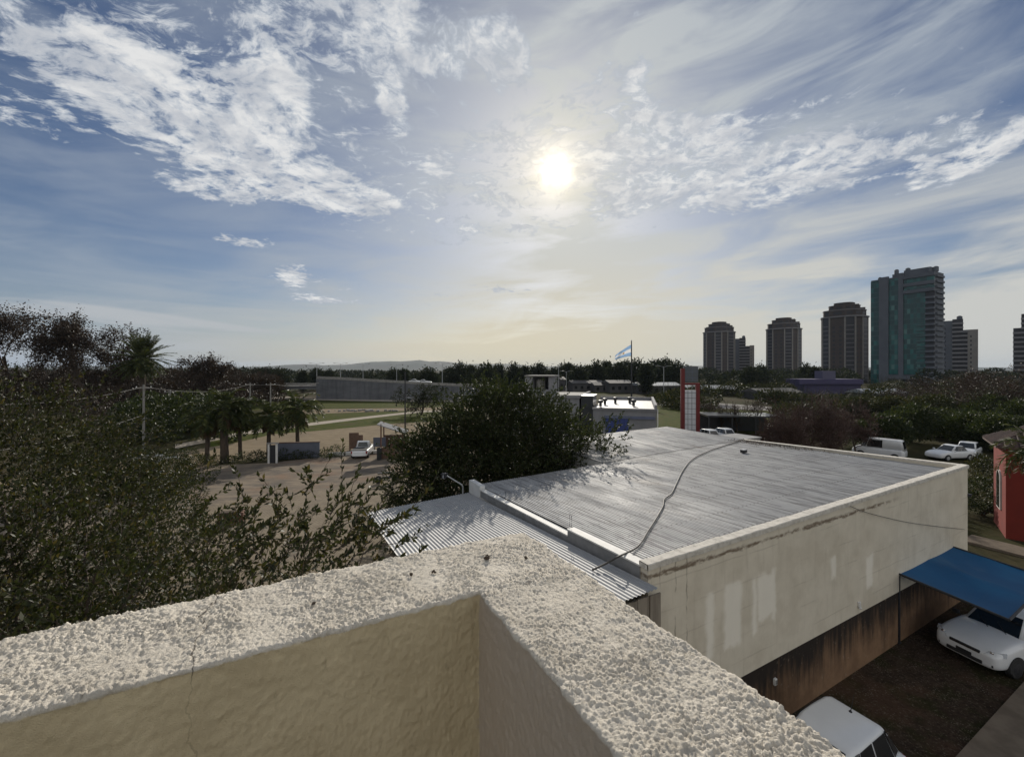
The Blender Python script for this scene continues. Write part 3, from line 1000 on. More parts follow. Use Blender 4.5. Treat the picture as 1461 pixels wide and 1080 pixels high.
# hose across the roof
def roof_z(t, l):
    if l < WD1:
        u = (t - .19) / (WL - .4); v = (l - .19) / (WD1 - .25)
        return (RT * (1 - u) + (RT + .16) * u) * (1 - v) + (4.42 * (1 - u) + 4.86 * u) * v
    v = (l - WD1) / (WD2 - WD1)
    return 4.80 * (1 - v) + 4.94 * v


def roof_pt(px, py):
    z = 4.7
    for _ in range(6):
        p = gp(px, py, z) - WN
        z = roof_z(p.dot(D1), p.dot(D2)) + .048
    return Vector((p.x + WN.x, p.y + WN.y, z))


def smooth_path(pts, n=6):
    out = []
    P_ = [pts[0]] + list(pts) + [pts[-1]]
    for i in range(1, len(P_) - 2):
        for k in range(n):
            t = k / n
            a, b, c, d = P_[i - 1], P_[i], P_[i + 1], P_[i + 2]
            out.append(.5 * ((2 * b) + (c - a) * t + (2 * a - 5 * b + 4 * c - d) * t * t + (3 * b - a - 3 * c + d) * t ** 3))
    out.append(pts[-1])
    return out


M['hose'] = mat('black_hose', (.040, .037, .034), (.060, .055, .050), .6, scale=6)
hp = [roof_pt(x, y) for x, y in [(1056, 629), (1030, 637), (1010, 644), (988, 655), (975, 670), (965, 690), (958, 704), (948, 712), (946, 722), (936, 740), (925, 757), (914, 775), (905, 783)]]
last = hp[-1]
kbz = 5.02
hp += [gp(893, 789, 4.96), gp(882, 794, kbz), gp(866, 803, 4.80), gp(845, 813, 4.68)]
tag(MB().tube(smooth_path(hp), .021, 6).build('roof_hose', M['hose'], smooth=True), 'long black hose lying in a bend across the warehouse roof', 'hose')
# thin cable sagging in front of the cream wall
def wall_pt(px, py, out=.05):
    r = (px - CX) / F
    # WN + D1*t - D2*out ; x = r*y
    o = WN - D2 * out
    t = (r * o.y - o.x) / (D1.x - r * D1.y)
    y = o.y + D1.y * t
    return at(px, py, y)
cp = [wall_pt(1213, 722), wall_pt(1240, 732), wall_pt(1290, 744), wall_pt(1330, 750), wall_pt(1376, 755)]
tag(MB().tube(smooth_path(cp), .008, 5).build('wall_cable', M['hose']), 'thin dark cable sagging along the upper cream side wall', 'cable')
bx = thing('junction_box', 'small dark box on the roof near the far bare bushes', 'box', roof_pt(1061, 645), ANG)
MB().box((0, 0, .05), (.30, .2, .14), 0, .02).build('box_body', M['dark_metal'], bx)
MB().box((0, 0, .13), (.33, .23, .02), 0, .005).build('box_lid', M['galv'], bx)

# leaf litter blown against the far parapet, and a conduit at the far corner of the wall
rl = np.random.default_rng(31)
nl = 1500
tt = WL - .25 - np.abs(rl.normal(size=nl)) * .42; ll = np.clip(8.3 + rl.normal(size=nl) * 1.5, 3.5, 9.6)
Pl = np.array([wl(t_, l_, roof_z(t_, l_) + .01 + .04 * rl.random()) for t_, l_ in zip(tt, ll)])
uv_ = rl.normal(size=(nl, 3)) * np.array([1, 1, .35]); uv_ /= np.linalg.norm(uv_, axis=1, keepdims=True)
av_ = np.cross(uv_, np.array([0, 0, 1.])); av_ /= np.linalg.norm(av_, axis=1, keepdims=True) + 1e-9
ln_ = rl.uniform(.04, .14, nl)[:, None]
Vl = np.stack([Pl, Pl + uv_ * ln_ * .5 + av_ * ln_ * .22, Pl + uv_ * ln_, Pl + uv_ * ln_ * .5 - av_ * ln_ * .22], 1).reshape(-1, 3)
stuff(np_mesh('leaf_litter', Vl, np.arange(4 * nl).reshape(-1, 4), M['husk']), 'dead leaves gathered on the roof beside the far parapet', 'leaf litter')
MB().tube([(WL + .05, .06, .3), (WL + .05, .06, 3.4), (WL + .05, .10, 3.9)], .03, 6).build('conduit', M['galv'], wh)
MB().box((WL + .03, -.03, 4.05), (.10, .14, .12), 0, .01).build('wall_bracket', M['dark_metal'], wh)

# ------------------------------------------------------------------ vehicles
def car_body(st, nround=5):
    """loft of stations: (x, half width, z sill, z shoulder, half width top, z top)"""
    rings = []
    for x, w, z0, zs, wt, zt in st:
        r = [(0, z0), (w * .80, z0), (w * .96, z0 + .06), (w, z0 + (zs - z0) * .45), (w * .985, zs - .03), (w * .94, zs + .01)]
        r += [((w * .94) * (1 - a) + wt * a, zs + .01 + (zt - zs - .01) * (a ** .75)) for a in (.35, .7)]
        r += [(wt * .9, zt), (wt * .5, zt + .012), (0, zt + .018)]
        rings.append([(x, y, z) for y, z in r])
    n = len(rings[0])
    v, f = [], []
    for r in rings: v += r
    o2 = len(v)
    for r in rings: v += [(x, -y, z) for x, y, z in r]
    for i in range(len(rings) - 1):
        for k in range(n - 1):
            a = i * n + k
            f.append((a, a + n, a + n + 1, a + 1))
            a += o2
            f.append((a, a + 1, a + n + 1, a + n))
    for e, fl in ((0, False), (len(rings) - 1, True)):
        poly = [e * n + k for k in range(n)] + [o2 + e * n + k for k in range(n - 1, -1, -1)]
        f.append(tuple(poly if not fl else poly[::-1]))
    mb = MB().raw(v, f)
    return mb


def weld_smooth(o, levels=1):
    bm = bmesh.new(); bm.from_mesh(o.data)
    bmesh.ops.remove_doubles(bm, verts=bm.verts, dist=.002)
    bmesh.ops.recalc_face_normals(bm, faces=bm.faces)
    bm.to_mesh(o.data); bm.free()
    md = o.modifiers.new('smooth', 'SUBSURF'); md.levels = levels; md.render_levels = levels
    o.data.polygons.foreach_set('use_smooth', [True] * len(o.data.polygons))


def make_car(name, label, cat, L=3.85, Wd=1.64, Ht=1.45, style='hatch', paint='car_white', loc=(0, 0, 0), rz=0, group=None, detail=True):
    """nose towards +x, origin on the ground under the middle"""
    t = thing(name, label, cat, loc, rz, group)
    w = Wd / 2; h = L / 2
    sh = .88 if style != 'van' else .98
    hood = .95 if style != 'van' else 1.05
    if style == 'hatch':
        A, B, Cc, Dd = .20 * L, -.02 * L, -.38 * L, -.475 * L     # windscreen foot, roof front, roof back, rear glass foot
    elif style == 'estate':
        A, B, Cc, Dd = .18 * L, .02 * L, -.40 * L, -.485 * L
    elif style == 'sedan':
        A, B, Cc, Dd = .17 * L, -.01 * L, -.22 * L, -.36 * L
    elif style == 'pickup':
        A, B, Cc, Dd = .20 * L, .06 * L, -.08 * L, -.10 * L
    else:
        A, B, Cc, Dd = .34 * L, .22 * L, -.44 * L, -.485 * L
    tail = sh + .03 if style in ('sedan', 'pickup') else sh
    st = [(-h, w * .72, .36, .60, w * .60, .66), (-h + .05, w * .90, .28, sh - .06, w * .76, sh - .02), (-h + .25, w * .97, .24, sh, w * .84, tail),
          (Dd, w, .22, sh, w * .86, tail + .01), (-.2 * L, w, .20, sh, w * .86, sh + .02), (0, w, .20, sh - .01, w * .86, sh + .01), (A, w, .20, sh - .02, w * .84, hood),
          (A + (h - A) * .5, w * .985, .21, sh - .08, w * .80, hood - .05), (h - .22, w * .95, .22, sh - .17, w * .74, hood - .17), (h - .06, w * .86, .24, .62, w * .66, hood - .27), (h, w * .70, .30, .52, w * .55, .60)]
    body = car_body(st).build('body', M[paint], t)
    weld_smooth(body, 2 if detail else 1)
    # cabin
    wb, wr = w * .89, w * (.65 if style == 'hatch' and detail else .70)
    zb, zr = sh - .03, Ht
    ring = lambda x, hw, z, r=.1: [(x, hw, z)]
    base = [(A, wb * .93), (B + .02, wb), ((B + Cc) / 2, wb), (Cc, wb * .99), (Dd, wb * .90)]
    top = [(B, wr * .90), (B - .06 * L, wr), ((B + Cc) / 2, wr), (Cc + .04 * L, wr * .98), (Cc, wr * .88)]
    topz = [zr - .05, zr - .01, zr, zr - .02, zr - .06]
    v, f = [], []
    nb = len(base)
    for s in (1, -1):
        for (x, y) in base: v.append((x, s * y, zb))
        for (x, y), z in zip(top, topz): v.append((x, s * y, z))
    o2 = 2 * nb
    for s, o in ((1, 0), (-1, o2)):
        for i in range(nb - 1):
            q = (o + i, o + i + 1, o + nb + i + 1, o + nb + i)
            f.append(q if s > 0 else q[::-1])
    for i in range(nb - 1):
        f.append((nb + i, nb + i + 1, o2 + nb + i + 1, o2 + nb + i))
    f.append((0, nb, o2 + nb, o2)); f.append((nb - 1, o2 + nb - 1, o2 + 2 * nb - 1, 2 * nb - 1))
    f.append(tuple([i for i in range(nb)] + [o2 + i for i in range(nb - 1, -1, -1)]))
    cab = MB().raw(v, f).build('cabin', M[paint], t)
    bm = bmesh.new(); bm.from_mesh(cab.data)
    bmesh.ops.bevel(bm, geom=[e for e in bm.edges if e.calc_length() > .05 and (abs(e.verts[0].co.z - zb) > .02 or abs(e.verts[1].co.z - zb) > .02)], offset=.075 if detail else .05, segments=3, affect='EDGES', profile=.5)
    bm.to_mesh(cab.data); bm.free()
    cab.data.polygons.foreach_set('use_smooth', [True] * len(cab.data.polygons))

    def pane(nm, pts, push, parent=t, m='glass'):
        pts = [Vector(p) for p in pts]
        n = (pts[1] - pts[0]).cross(pts[2] - pts[0]).normalized()
        c = sum(pts, Vector()) / len(pts)
        if n.dot(push) < 0: n = -n
        o = [p + n * .010 for p in pts]; i = [p - n * .03 for p in pts]
        k = len(pts)
        return MB().raw(o + i, [tuple(range(k)), tuple(range(2 * k - 1, k - 1, -1))] + [(j, (j + 1) % k, k + (j + 1) % k, k + j) for j in range(k)]).build(nm, M[m], parent)

    def lerp(a, b, u): return tuple(a[i] * (1 - u) + b[i] * u for i in range(3))
    b3 = [(x, y, zb) for x, y in base]; t3 = [(x, y, z) for (x, y), z in zip(top, topz)]

    def quad(p0, p1, q1, q0, u0, u1, v0, v1):
        lo0, lo1 = lerp(p0, p1, u0), lerp(p0, p1, u1); hi0, hi1 = lerp(q0, q1, u0), lerp(q0, q1, u1)
        return [lerp(lo0, hi0, v0), lerp(lo1, hi1, v0), lerp(lo1, hi1, v1), lerp(lo0, hi0, v1)]
    mir = lambda p: (p[0], -p[1], p[2])
    pane('windscreen', quad(b3[0], mir(b3[0]), mir(t3[0]), t3[0], .06, .94, .08, .93), Vector((1, 0, .6)))
    pane('rear_window', quad(b3[-1], mir(b3[-1]), mir(t3[-1]), t3[-1], .10, .90, .18, .90), Vector((-1, 0, .4)))
    for s in (1, -1):
        fx = (lambda p: p) if s > 0 else mir
        if style == 'van':
            spans = [(0, .10, .95), (1, .05, .95)]
        elif style == 'pickup':
            spans = [(1, .1, .95)]
        else:
            spans = [(0, .30, .97), (1, .05, .95), (2, .05, .95), (3, .02, .75)]
        for i, u0, u1 in spans:
            pts = [fx(p) for p in quad(b3[i], b3[i + 1], t3[i + 1], t3[i], u0, u1, .14, .88)]
            pane('side_window', pts, Vector((0, s, .3)))
        mbm = MB().box((A - .12, s * (w + .07), sh + .08), (.12, .17, .12), 0, .035)
        mbm.tube([(A - .10, s * (w - .08), sh + .03), (A - .10, s * (w + .02), sh + .07)], .02, 5)
        mbm.build('mirror', M['black' if detail else paint], t)
        # wheels
        for wx in (h - .19 * L, -h + .175 * L):
            R_ = .29
            ar = MB()
            pr = []
            for k in range(15):
                a = math.pi * (-.06 + 1.12 * k / 14)
                pr.append((wx + math.cos(a) * (R_ + .055), R_ + math.sin(a) * (R_ + .055)))
            vv = [(x, s * (w * 1.0 + .004), z) for x, z in pr] + [(x, s * (w * .80), z) for x, z in pr]
            n_ = len(pr)
            ar.raw(vv, [tuple(range(n_)), tuple(range(2 * n_ - 1, n_ - 1, -1))] + [(i, (i + 1) % n_, n_ + (i + 1) % n_, n_ + i) for i in range(n_)])
            ar.build('wheel_arch', M['black'], t)
            wt_ = MB().lathe([(R_ * .62, -.09), (R_ * .93, -.09), (R_, -.06), (R_, .06), (R_ * .93, .09), (R_ * .62, .09)], (wx, s * (w - .085), R_), 22, 'Y').build('wheel', M['black'], t)
            rm = MB().lathe([(.02, s * .098), (R_ * .25, s * .103), (R_ * .60, s * .094), (R_ * .63, s * .075)], (wx, s * (w - .085), R_), 18, 'Y')
            rm.build('rim', M['dark_metal' if detail else 'galv'], wt_)
        # lamps
        if detail:
            hl = MB()
            zc = hood - .27
            pts = [(h - .045, s * w * .50, zc - .055), (h - .30, s * w * .955, zc - .02), (h - .36, s * w * .945, zc + .085), (h - .12, s * w * .60, zc + .045)]
            pts = [Vector(p) for p in pts]
            n = (pts[1] - pts[0]).cross(pts[3] - pts[0]).normalized()
            if n.x < 0: n = -n
            o_ = [p + n * .030 for p in pts]; i_ = [p - n * .06 for p in pts]
            hl.raw(o_ + i_, [(0, 1, 2, 3), (7, 6, 5, 4)] + [(j, (j + 1) % 4, 4 + (j + 1) % 4, 4 + j) for j in range(4)])
            hlo = hl.build('headlight', M['lamp_clear'], t)
            MB().lathe([(.0, -.012), (.05, -.01), (.058, .012), (.03, .03), (0, .034)], tuple((pts[0] * .45 + pts[2] * .3 + pts[3] * .25) + n * .03), 12, 'X').build('bulb_ring', M['chrome'], hlo)
            MB().box((-h + .10, s * w * .84, sh - .20), (.12, .16, .26), s * -.25, .03).build('taillight', M['lamp_red'], t)
    if detail:
        zc = hood - .30
        gr = MB()
        gr.box((h - .030, 0, zc - .02), (.06, w * .86, .085), 0, .02)
        g_ = gr.build('grille', M['dark_metal'], t)
        gb = MB()
        for k in range(3): gb.box((h + .004, 0, zc - .045 + k * .026), (.008, w * .82, .008))
        gb.build('grille_bar', M['chrome'], g_)
        MB().box((h - .005, 0, .37), (.05, w * 1.0, .10), 0, .02).build('lower_grille', M['black'], t)
        for s in (1, -1):
            MB().box((h - .085, s * w * .68, .37), (.06, .17, .085), s * -.5, .02).build('fog_lamp', M['black'], t)
        MB().box((h + .012, 0, .47), (.012, .36, .085), 0, .004).build('number_plate', M['black'], t)
        MB().box((-h + .0, 0, .40), (.10, w * 1.5, .16), 0, .04).build('rear_bumper', M[paint], t)
        # shut lines, sills and roof gutter
        for s in (1, -1): MB().box((.0, s * (w + .0015), .58), (L * .44, .010, .035), 0, .004).build('side_moulding', M['black'], t)
        wp = MB()
        wp.tube([(A + .02, w * .45, sh + .05), (A - .25, w * .05, sh + .225)], .010, 5)
        wp.tube([(A + .02, -w * .05, sh + .06), (A - .25, -w * .45, sh + .215)], .010, 5)
        wp.build('wiper', M['black'], t)
    if style == 'pickup':
        bd = MB()
        bd.box((-.31 * L, 0, .93), (.36 * L, Wd * .88, .02))
        bd.build('load_bed', M['black'], t)
    return t


# the two cars of the lot
car_a = make_car('parked_car', 'white hatchback parked nose out under the blue canopy', 'car', 3.9, 1.66, 1.44, 'estate', 'car_white',
                 (15.62, 13.42, 0), math.radians(196), 'white cars in the lot')
a0 = Vector((7.45, 9.33, 0)) + D1 * .70 - D1 * 1.90
car_b = make_car('parked_car', 'white hatchback half hidden below the rough parapet beside the plinth', 'car', 3.8, 1.66, 1.47, 'hatch', 'car_white',
                 a0, ANG + math.pi, 'white cars in the lot')
an = MB().tube([(-1.22, 0, 1.45), (-1.30, 0, 1.62), (-1.37, 0, 1.78)], [.010, .005, .003], 5)
an.lathe([(.035, 1.44), (.03, 1.47), (.012, 1.485)], (-1.22, 0, 0), 10)
an.build('aerial', M['black'], car_b)

# cars further off
for (px, py, L_, sty, rz, lab) in [
    (1354, 655, 4.0, 'sedan', 188, 'white saloon car in front of the two at the far right'),
    (1380, 651, 3.9, 'hatch', 215, 'white hatchback behind the saloon at the far right'),
    (1254, 652, 4.2, 'van', 128, 'white van half hidden behind the far roof parapet'),
]:
    make_car('parked_car' if sty != 'van' else 'parked_van', lab, 'car' if sty != 'van' else 'van', L_, 1.72, 1.46 if sty != 'van' else 1.95, sty, 'car_white', gp(px, py), math.radians(rz), 'white vehicles beyond the warehouse', detail=False)
pk = make_car('pickup_truck', 'small white pickup truck seen from behind at the far edge of the yard', 'pickup', 4.4, 1.68, 1.55, 'pickup', 'car_white', gp(510.5, 655) + Vector((-.1, 2.0, 0)), math.radians(97))

# ------------------------------------------------------------------ parking lot
w0 = wl(-14, .12); w1 = wl(WL + 2, .12); w2 = wl(WL + 2, -9); w3 = wl(-14, -9)
o = MB().raw([(p.x, p.y, .018) for p in (w0, w1, w2, w3)], [(3, 2, 1, 0)]).build('parking_lot', M['lot'], fixn=False)
if o.data.polygons[0].normal.z < 0: o.data.flip_normals()
structure(o)
# paved strip at the lower right, with a kerb edge
q0 = gp(1368, 1080); ql = q0.to_2d()
base_l = (q0 - WN).dot(D2)
e = MB().prism([tuple((wl(t, l))[:2]) for t, l in ((-10, base_l), (30, base_l), (30, base_l - 3.4), (-10, base_l - 3.4))][::-1], .02, .10)
structure(e.build('paved_strip', M['walk']))
# walkway beyond the canopy
t_w = (gp(1390, 778) - WN).dot(D1)
e = MB().prism([tuple((wl(t, l))[:2]) for t, l in ((t_w, 2.2), (t_w + 1.5, 2.2), (t_w + 1.5, -9), (t_w, -9))][::-1], 0, .12)
structure(e.build('walkway', M['walk']))

# canopy of blue shade cloth on a dark frame
def cloth_extra(q, v, c, b):
    n = q.noise(v, .8, 4)
    c = q.mix(q.mul(q.ss(n, .4, .7), .5), c, (.018, .20, .43, 1))
    x, y, z = q.sep(v)
    w_ = q.noise(q.vm('MULTIPLY', v, (1, .4, 1)), 1.4, 5, .6)
    return q.mix(q.mul(q.ss(w_, .56, .68), .35), c, (.10, .22, .36, 1))


M['cloth'] = mat('blue_shade_cloth', (.010, .13, .33), (.008, .105, .28), .55, scale=1.5, extra=cloth_extra)
nt = M['cloth'].node_tree
tr = nt.nodes.new('ShaderNodeBsdfTranslucent'); tr.inputs[0].default_value = (.01, .12, .30, 1)
mx = nt.nodes.new('ShaderNodeMixShader'); mx.inputs[0].default_value = .35
nt.links.new(nt.nodes['Principled BSDF'].outputs[0], mx.inputs[1]); nt.links.new(tr.outputs[0], mx.inputs[2])
nt.links.new(mx.outputs[0], nt.nodes['Material Output'].inputs[0])
CZ = 2.28
c_fl = gp(1280, 818, CZ); c_bl = gp(1352, 778, CZ); c_fr = gp(1440, 885, CZ)
ax = (c_bl - c_fl); ay = (c_fr - c_fl)
c_ang = math.atan2(ax.y, ax.x)
cn = thing('shade_canopy', 'blue cloth car canopy on a dark steel frame beside the cream wall', 'canopy', (c_fl.x, c_fl.y, 0))
ax.z = ay.z = 0
cpt = lambda u, v, z: (ax * u + ay * v) + Vector((0, 0, z))
n = 22
vs, fs = [], []
for i in range(n + 1):
    for j in range(n + 1):
        u, v = i / n, j / n
        sag = -.20 * abs(math.sin(2 * math.pi * u)) ** .8 * (1 - .35 * u) * math.sin(math.pi * v) ** .8
        vs.append(cpt(u, v, CZ + .012 + sag + .015 * math.sin(u * 23 + v * 9) * math.sin(math.pi * v)))
for i in range(n):
    for j in range(n):
        a = i * (n + 1) + j
        fs.append((a, a + 1, a + n + 2, a + n + 1))
MB().raw(vs, fs).build('cloth', M['cloth'], cn, smooth=True)
r = .036
for a, b, dzf in (((0, 0), (1, 0), .012), ((1, 0), (1, 1), .012), ((1, 1), (0, 1), .012), ((0, 1), (0, 0), .012), ((.5, 0), (.5, 1), -.06)):
    MB().tube([cpt(*a, CZ + dzf), cpt(*b, CZ + dzf)], r, 6).build('frame_tube', M['dark_metal'], cn)
for (u, v) in ((0.005, .005), (1, 0), (1, 1), (.5, 0)):
    p = cpt(u, v, 0)
    pm = MB().box((p.x, p.y, CZ / 2 - .02), (.10, .10, CZ - .05), c_ang)
    po = pm.build('post', M['dark_metal'], cn)
    MB().box((p.x, p.y, .03), (.16, .16, .03), c_ang).build('base_plate', M['dark_metal'], po)
MB().tube([cpt(0, 0, CZ * .50), cpt(.5, 0, CZ * .50)], .02, 5).build('brace', M['dark_metal'], cn)
# scraps on the plinth and lot
ot = thing('outlet_box', 'small pale outlet box fixed low on the stained plinth', 'outlet box', wall_pt(1106, 972, .0) , ANG)
MB().box((0, -.0, 0), (.10, .06, .16), 0, .01).build('box_body', M['white_paint'], ot)
MB().box((0, -.034, 0), (.06, .01, .10), 0, .003).build('box_cover', M['concrete'], ot)
ol = thing('wall_lamp', 'small white lamp low on the cream wall edge left of the canopy', 'lamp', wall_pt(1226, 862, .03), ANG)
MB().box((0, 0, 0), (.09, .07, .16), 0, .02).build('lamp_body', M['white_paint'], ol)
MB().lathe([(.03, -.12), (.045, -.09), (.035, -.07)], (0, -.02, 0), 10).build('lamp_bulb', M['white_metal'], ol)

# red house at the right edge
M['red_wall'] = mat('red_wall', (.19, .020, .011), (.155, .016, .009), .85, scale=1.5, bump=.2)
M['tiles'] = mat('roof_tiles', (.10, .062, .052), (.06, .042, .038), .85, scale=2)
hY = 22.5
hp_ = gp(1435, 768)
rh = thing('red_house', 'red house with tiled roof and white arched window at the right edge', 'house', (hp_.x, hp_.y, 0), math.radians(-41.5))
hz = 5.0
MB().box((4, 1.7, hz / 2), (8, 3.4, hz)).build('wall', M['red_wall'], rh)
rf = MB()
e = .40
hd, hr = 1.7, 1.25
v = [(-e, -e, hz - .08), (8 + e, -e, hz - .08), (8 + e, 3.4 + e, hz - .08), (-e, 3.4 + e, hz - .08), (hd, hd, hz + hr), (8 - hd, hd, hz + hr)]
rf.raw(v + [(x, y, z - .10) for x, y, z in v[:4]], [(0, 1, 5, 4), (1, 2, 5), (2, 3, 4, 5), (3, 0, 4), (0, 6, 7, 1), (1, 7, 8, 2), (2, 8, 9, 3), (3, 9, 6, 0), (9, 8, 7, 6)])
rfo = rf.build('roof', M['tiles'], rh)
rb = MB()
for k in range(34):
    x = -e + .1 + k * .26
    u = min(1, (x + e) / (hd + e), (8 + e - x) / (hd + e))
    if u > .03: rb.tube([(x, -e - .02, hz - .05), (x, -e + (hd + e) * u, hz - .05 + (hr + .08) * u)], .055, 6)
for k in range(16):
    y = -e + .1 + k * .26
    u = min(1, (y + e) / (hd + e), (3.4 + e - y) / (hd + e))
    if u > .03: rb.tube([(-e - .02, y, hz - .05), (-e + (hd + e) * u, y, hz - .05 + (hr + .08) * u)], .055, 6)
rb.build('tile_ridge', M['tiles'], rfo)
for nm, org, rot in (('front', (2.6, -.02, 1.3), 0), ('side', (-.02, 1.6, 1.3), 90)):
    A_ = math.radians(rot)
    pr = [(-.42, 0), (.42, 0), (.42, 1.6)] + [(.42 * math.cos(math.radians(a)), 1.6 + .42 * math.sin(math.radians(a))) for a in range(15, 180, 15)] + [(-.42, 1.6)]
    Mx = Matrix.Translation(org) @ Matrix.Rotation(A_ if rot == 0 else -A_, 4, 'Z')
    def ex(pts, y0, y1):
        a = [Mx @ Vector((x, y0, z)) for x, z in pts]; b = [Mx @ Vector((x, y1, z)) for x, z in pts]
        k = len(pts)
        return MB().raw(a + b, [tuple(range(k)), tuple(range(2 * k - 1, k - 1, -1))] + [(i, (i + 1) % k, k + (i + 1) % k, k + i) for i in range(k)])
    big = [(x * 1.22, (z - .0) * 1.06 - .06) for x, z in pr]
    wf = ex(big, -.05, .02).build('window', M['white_paint'], rh)
    ex(pr, -.06, .0).build('pane', M['glass'], wf)

# ------------------------------------------------------------------ vegetation
def unit(n, r=rng):
    v = r.normal(size=(n, 3)); return v / np.linalg.norm(v, axis=1, keepdims=True)


def leaf_quads(Pp, Dv, L_, Wd_, r=rng, jit=.5):
    """pointed leaves: a four-cornered blade from base P along direction D"""
    n = len(Pp)
    Dv = Dv + unit(n, r) * jit
    Dv /= np.linalg.norm(Dv, axis=1, keepdims=True)
    A_ = np.cross(Dv, unit(n, r)); A_ /= np.linalg.norm(A_, axis=1, keepdims=True) + 1e-9
    L_ = np.asarray(L_).reshape(-1, 1) * np.ones((n, 1)); Wd_ = np.asarray(Wd_).reshape(-1, 1) * np.ones((n, 1))
    p0 = Pp; p1 = Pp + Dv * L_ * .45 + A_ * Wd_ * .5; p2 = Pp + Dv * L_; p3 = Pp + Dv * L_ * .45 - A_ * Wd_ * .5
    V = np.stack([p0, p1, p2, p3], 1).reshape(-1, 3)
    return V, np.arange(4 * n).reshape(-1, 4)


def in_ellipsoids(ells, n, r=rng, shell=.0):
    """random points spread through ellipsoids; shell pushes them outward"""
    vol = np.array([e[3] * e[4] * e[5] for e in ells]); pk = r.choice(len(ells), n, p=vol / vol.sum())
    E_ = np.array(ells)[pk]
    rad = r.random(n) ** (1 / (3 + shell * 6))
    u = unit(n, r) * rad[:, None]
    return E_[:, :3] + u * E_[:, 3:6], u, rad


def tubes_np(segs, sides=3):
    """many thin tapered sticks: arrays a, b (n,3) and radii ra, rb"""
    a, b, ra, rb = segs
    d = b - a; d = d / (np.linalg.norm(d, axis=1, keepdims=True) + 1e-9)
    up = np.where(np.abs(d[:, 2:3]) > .9, np.array([[1., 0, 0]]), np.array([[0, 0, 1.]]))
    x = np.cross(d, up); x /= np.linalg.norm(x, axis=1, keepdims=True) + 1e-9
    y = np.cross(d, x)
    n = len(a)
    V = []
    for base, rr in ((a, ra), (b, rb)):
        for k in range(sides):
            t = 2 * math.pi * k / sides
            V.append(base + (x * math.cos(t) + y * math.sin(t)) * rr[:, None])
    V = np.stack(V, 1).reshape(-1, 3)
    Q = []
    o = np.arange(n) * 2 * sides
    for k in range(sides):
        k2 = (k + 1) % sides
        Q.append(np.stack([o + k, o + k2, o + sides + k2, o + sides + k], 1))
    return V, np.concatenate(Q)


def branching(base, direction, length, radius, levels, r, spread=.65, kids=(3, 5), up=.15, shrink=.68, gnarl=.18, steps=4):
    """limbs that fork: returns sticks and the tips of the finest ones"""
    A_, B_, RA, RB, tips, tdir = [], [], [], [], [], []

    def grow(p, d, ln, rad, lv):
        pts = [p]
        rr = [rad]
        for i in range(steps):
            d = d + r.normal(size=3) * gnarl + np.array([0, 0, up * .3])
            d = d / np.linalg.norm(d)
            q_ = pts[-1] + d * ln / steps
            r2 = rad * (1 - .42 * (i + 1) / steps)
            A_.append(pts[-1]); B_.append(q_); RA.append(rr[-1]); RB.append(r2)
            pts.append(q_); rr.append(r2)
        if lv <= 0:
            tips.append(pts[-1]); tdir.append(d); tips.append(pts[-2]); tdir.append(d)
            return
        for k in range(r.integers(kids[0], kids[1] + 1)):
            f = r.uniform(.35, 1.0)
            i = min(int(f * steps), steps)
            nd = d * (1 - spread) + r.normal(size=3) * spread * .75 + np.array([0, 0, up])
            nd = nd / np.linalg.norm(nd)
            grow(pts[i], nd, ln * shrink * r.uniform(.75, 1.15), max(rr[i] * .60, .004), lv - 1)
    grow(np.array(base, float), np.array(direction, float), length, radius, levels)
    return (np.array(A_), np.array(B_), np.array(RA), np.array(RB)), np.array(tips), np.array(tdir)


def fit(segs, tips, box):
    """stretch a grown tree into the outline it should have: (cx, cy, z0, z1, half width, half depth)"""
    a, b, ra, rb = segs
    allp = np.concatenate([a, b])
    zmax = allp[:, 2].max()
    off = np.array([(np.percentile(allp[:, 0], 2) + np.percentile(allp[:, 0], 98)) / 2, (np.percentile(allp[:, 1], 2) + np.percentile(allp[:, 1], 98)) / 2, 0])
    sh = lambda p: p - off * np.clip(p[:, 2:3] / zmax * 1.6, 0, 1)
    a, b, tips = sh(a), sh(b), sh(tips); allp = np.concatenate([a, b])
    w = np.percentile(np.abs(allp[:, 0]), 99); dpt = np.percentile(np.abs(allp[:, 1]), 99)
    s = np.array([box[4] / w, box[5] / dpt, (box[3] - box[2]) / zmax]); o = np.array([box[0], box[1], box[2]])
    return (a * s + o, b * s + o, ra, rb), tips * s + o


M['leaf_near'] = leaf_mat('leaf_olive_dark', (.022, .030, .010), (.046, .051, .015), (.085, .070, .024), scale=.8)
M['leaf_mid'] = leaf_mat('leaf_deep_green', (.020, .031, .011), (.042, .055, .016), (.070, .078, .020), scale=.6)
M['leaf_far'] = leaf_mat('leaf_grey_green', (.020, .028, .016), (.036, .042, .020), None, scale=.3, trans=.2, rough=.95)
M['leaf_lime'] = leaf_mat('leaf_yellow_green', (.09, .12, .02), (.13, .14, .03), None, scale=.3, trans=.3)
M['leaf_brown'] = leaf_mat('leaf_withered', (.036, .024, .016), (.058, .036, .022), (.030, .028, .016), scale=.6, trans=.2)
M['palm_leaf'] = leaf_mat('palm_leaf', (.032, .046, .016), (.070, .085, .022), (.12, .12, .03), scale=.5, trans=.3)
M['palm_dry'] = leaf_mat('palm_leaf_dry', (.10, .060, .030), (.070, .045, .025), None, scale=.5, trans=.1)


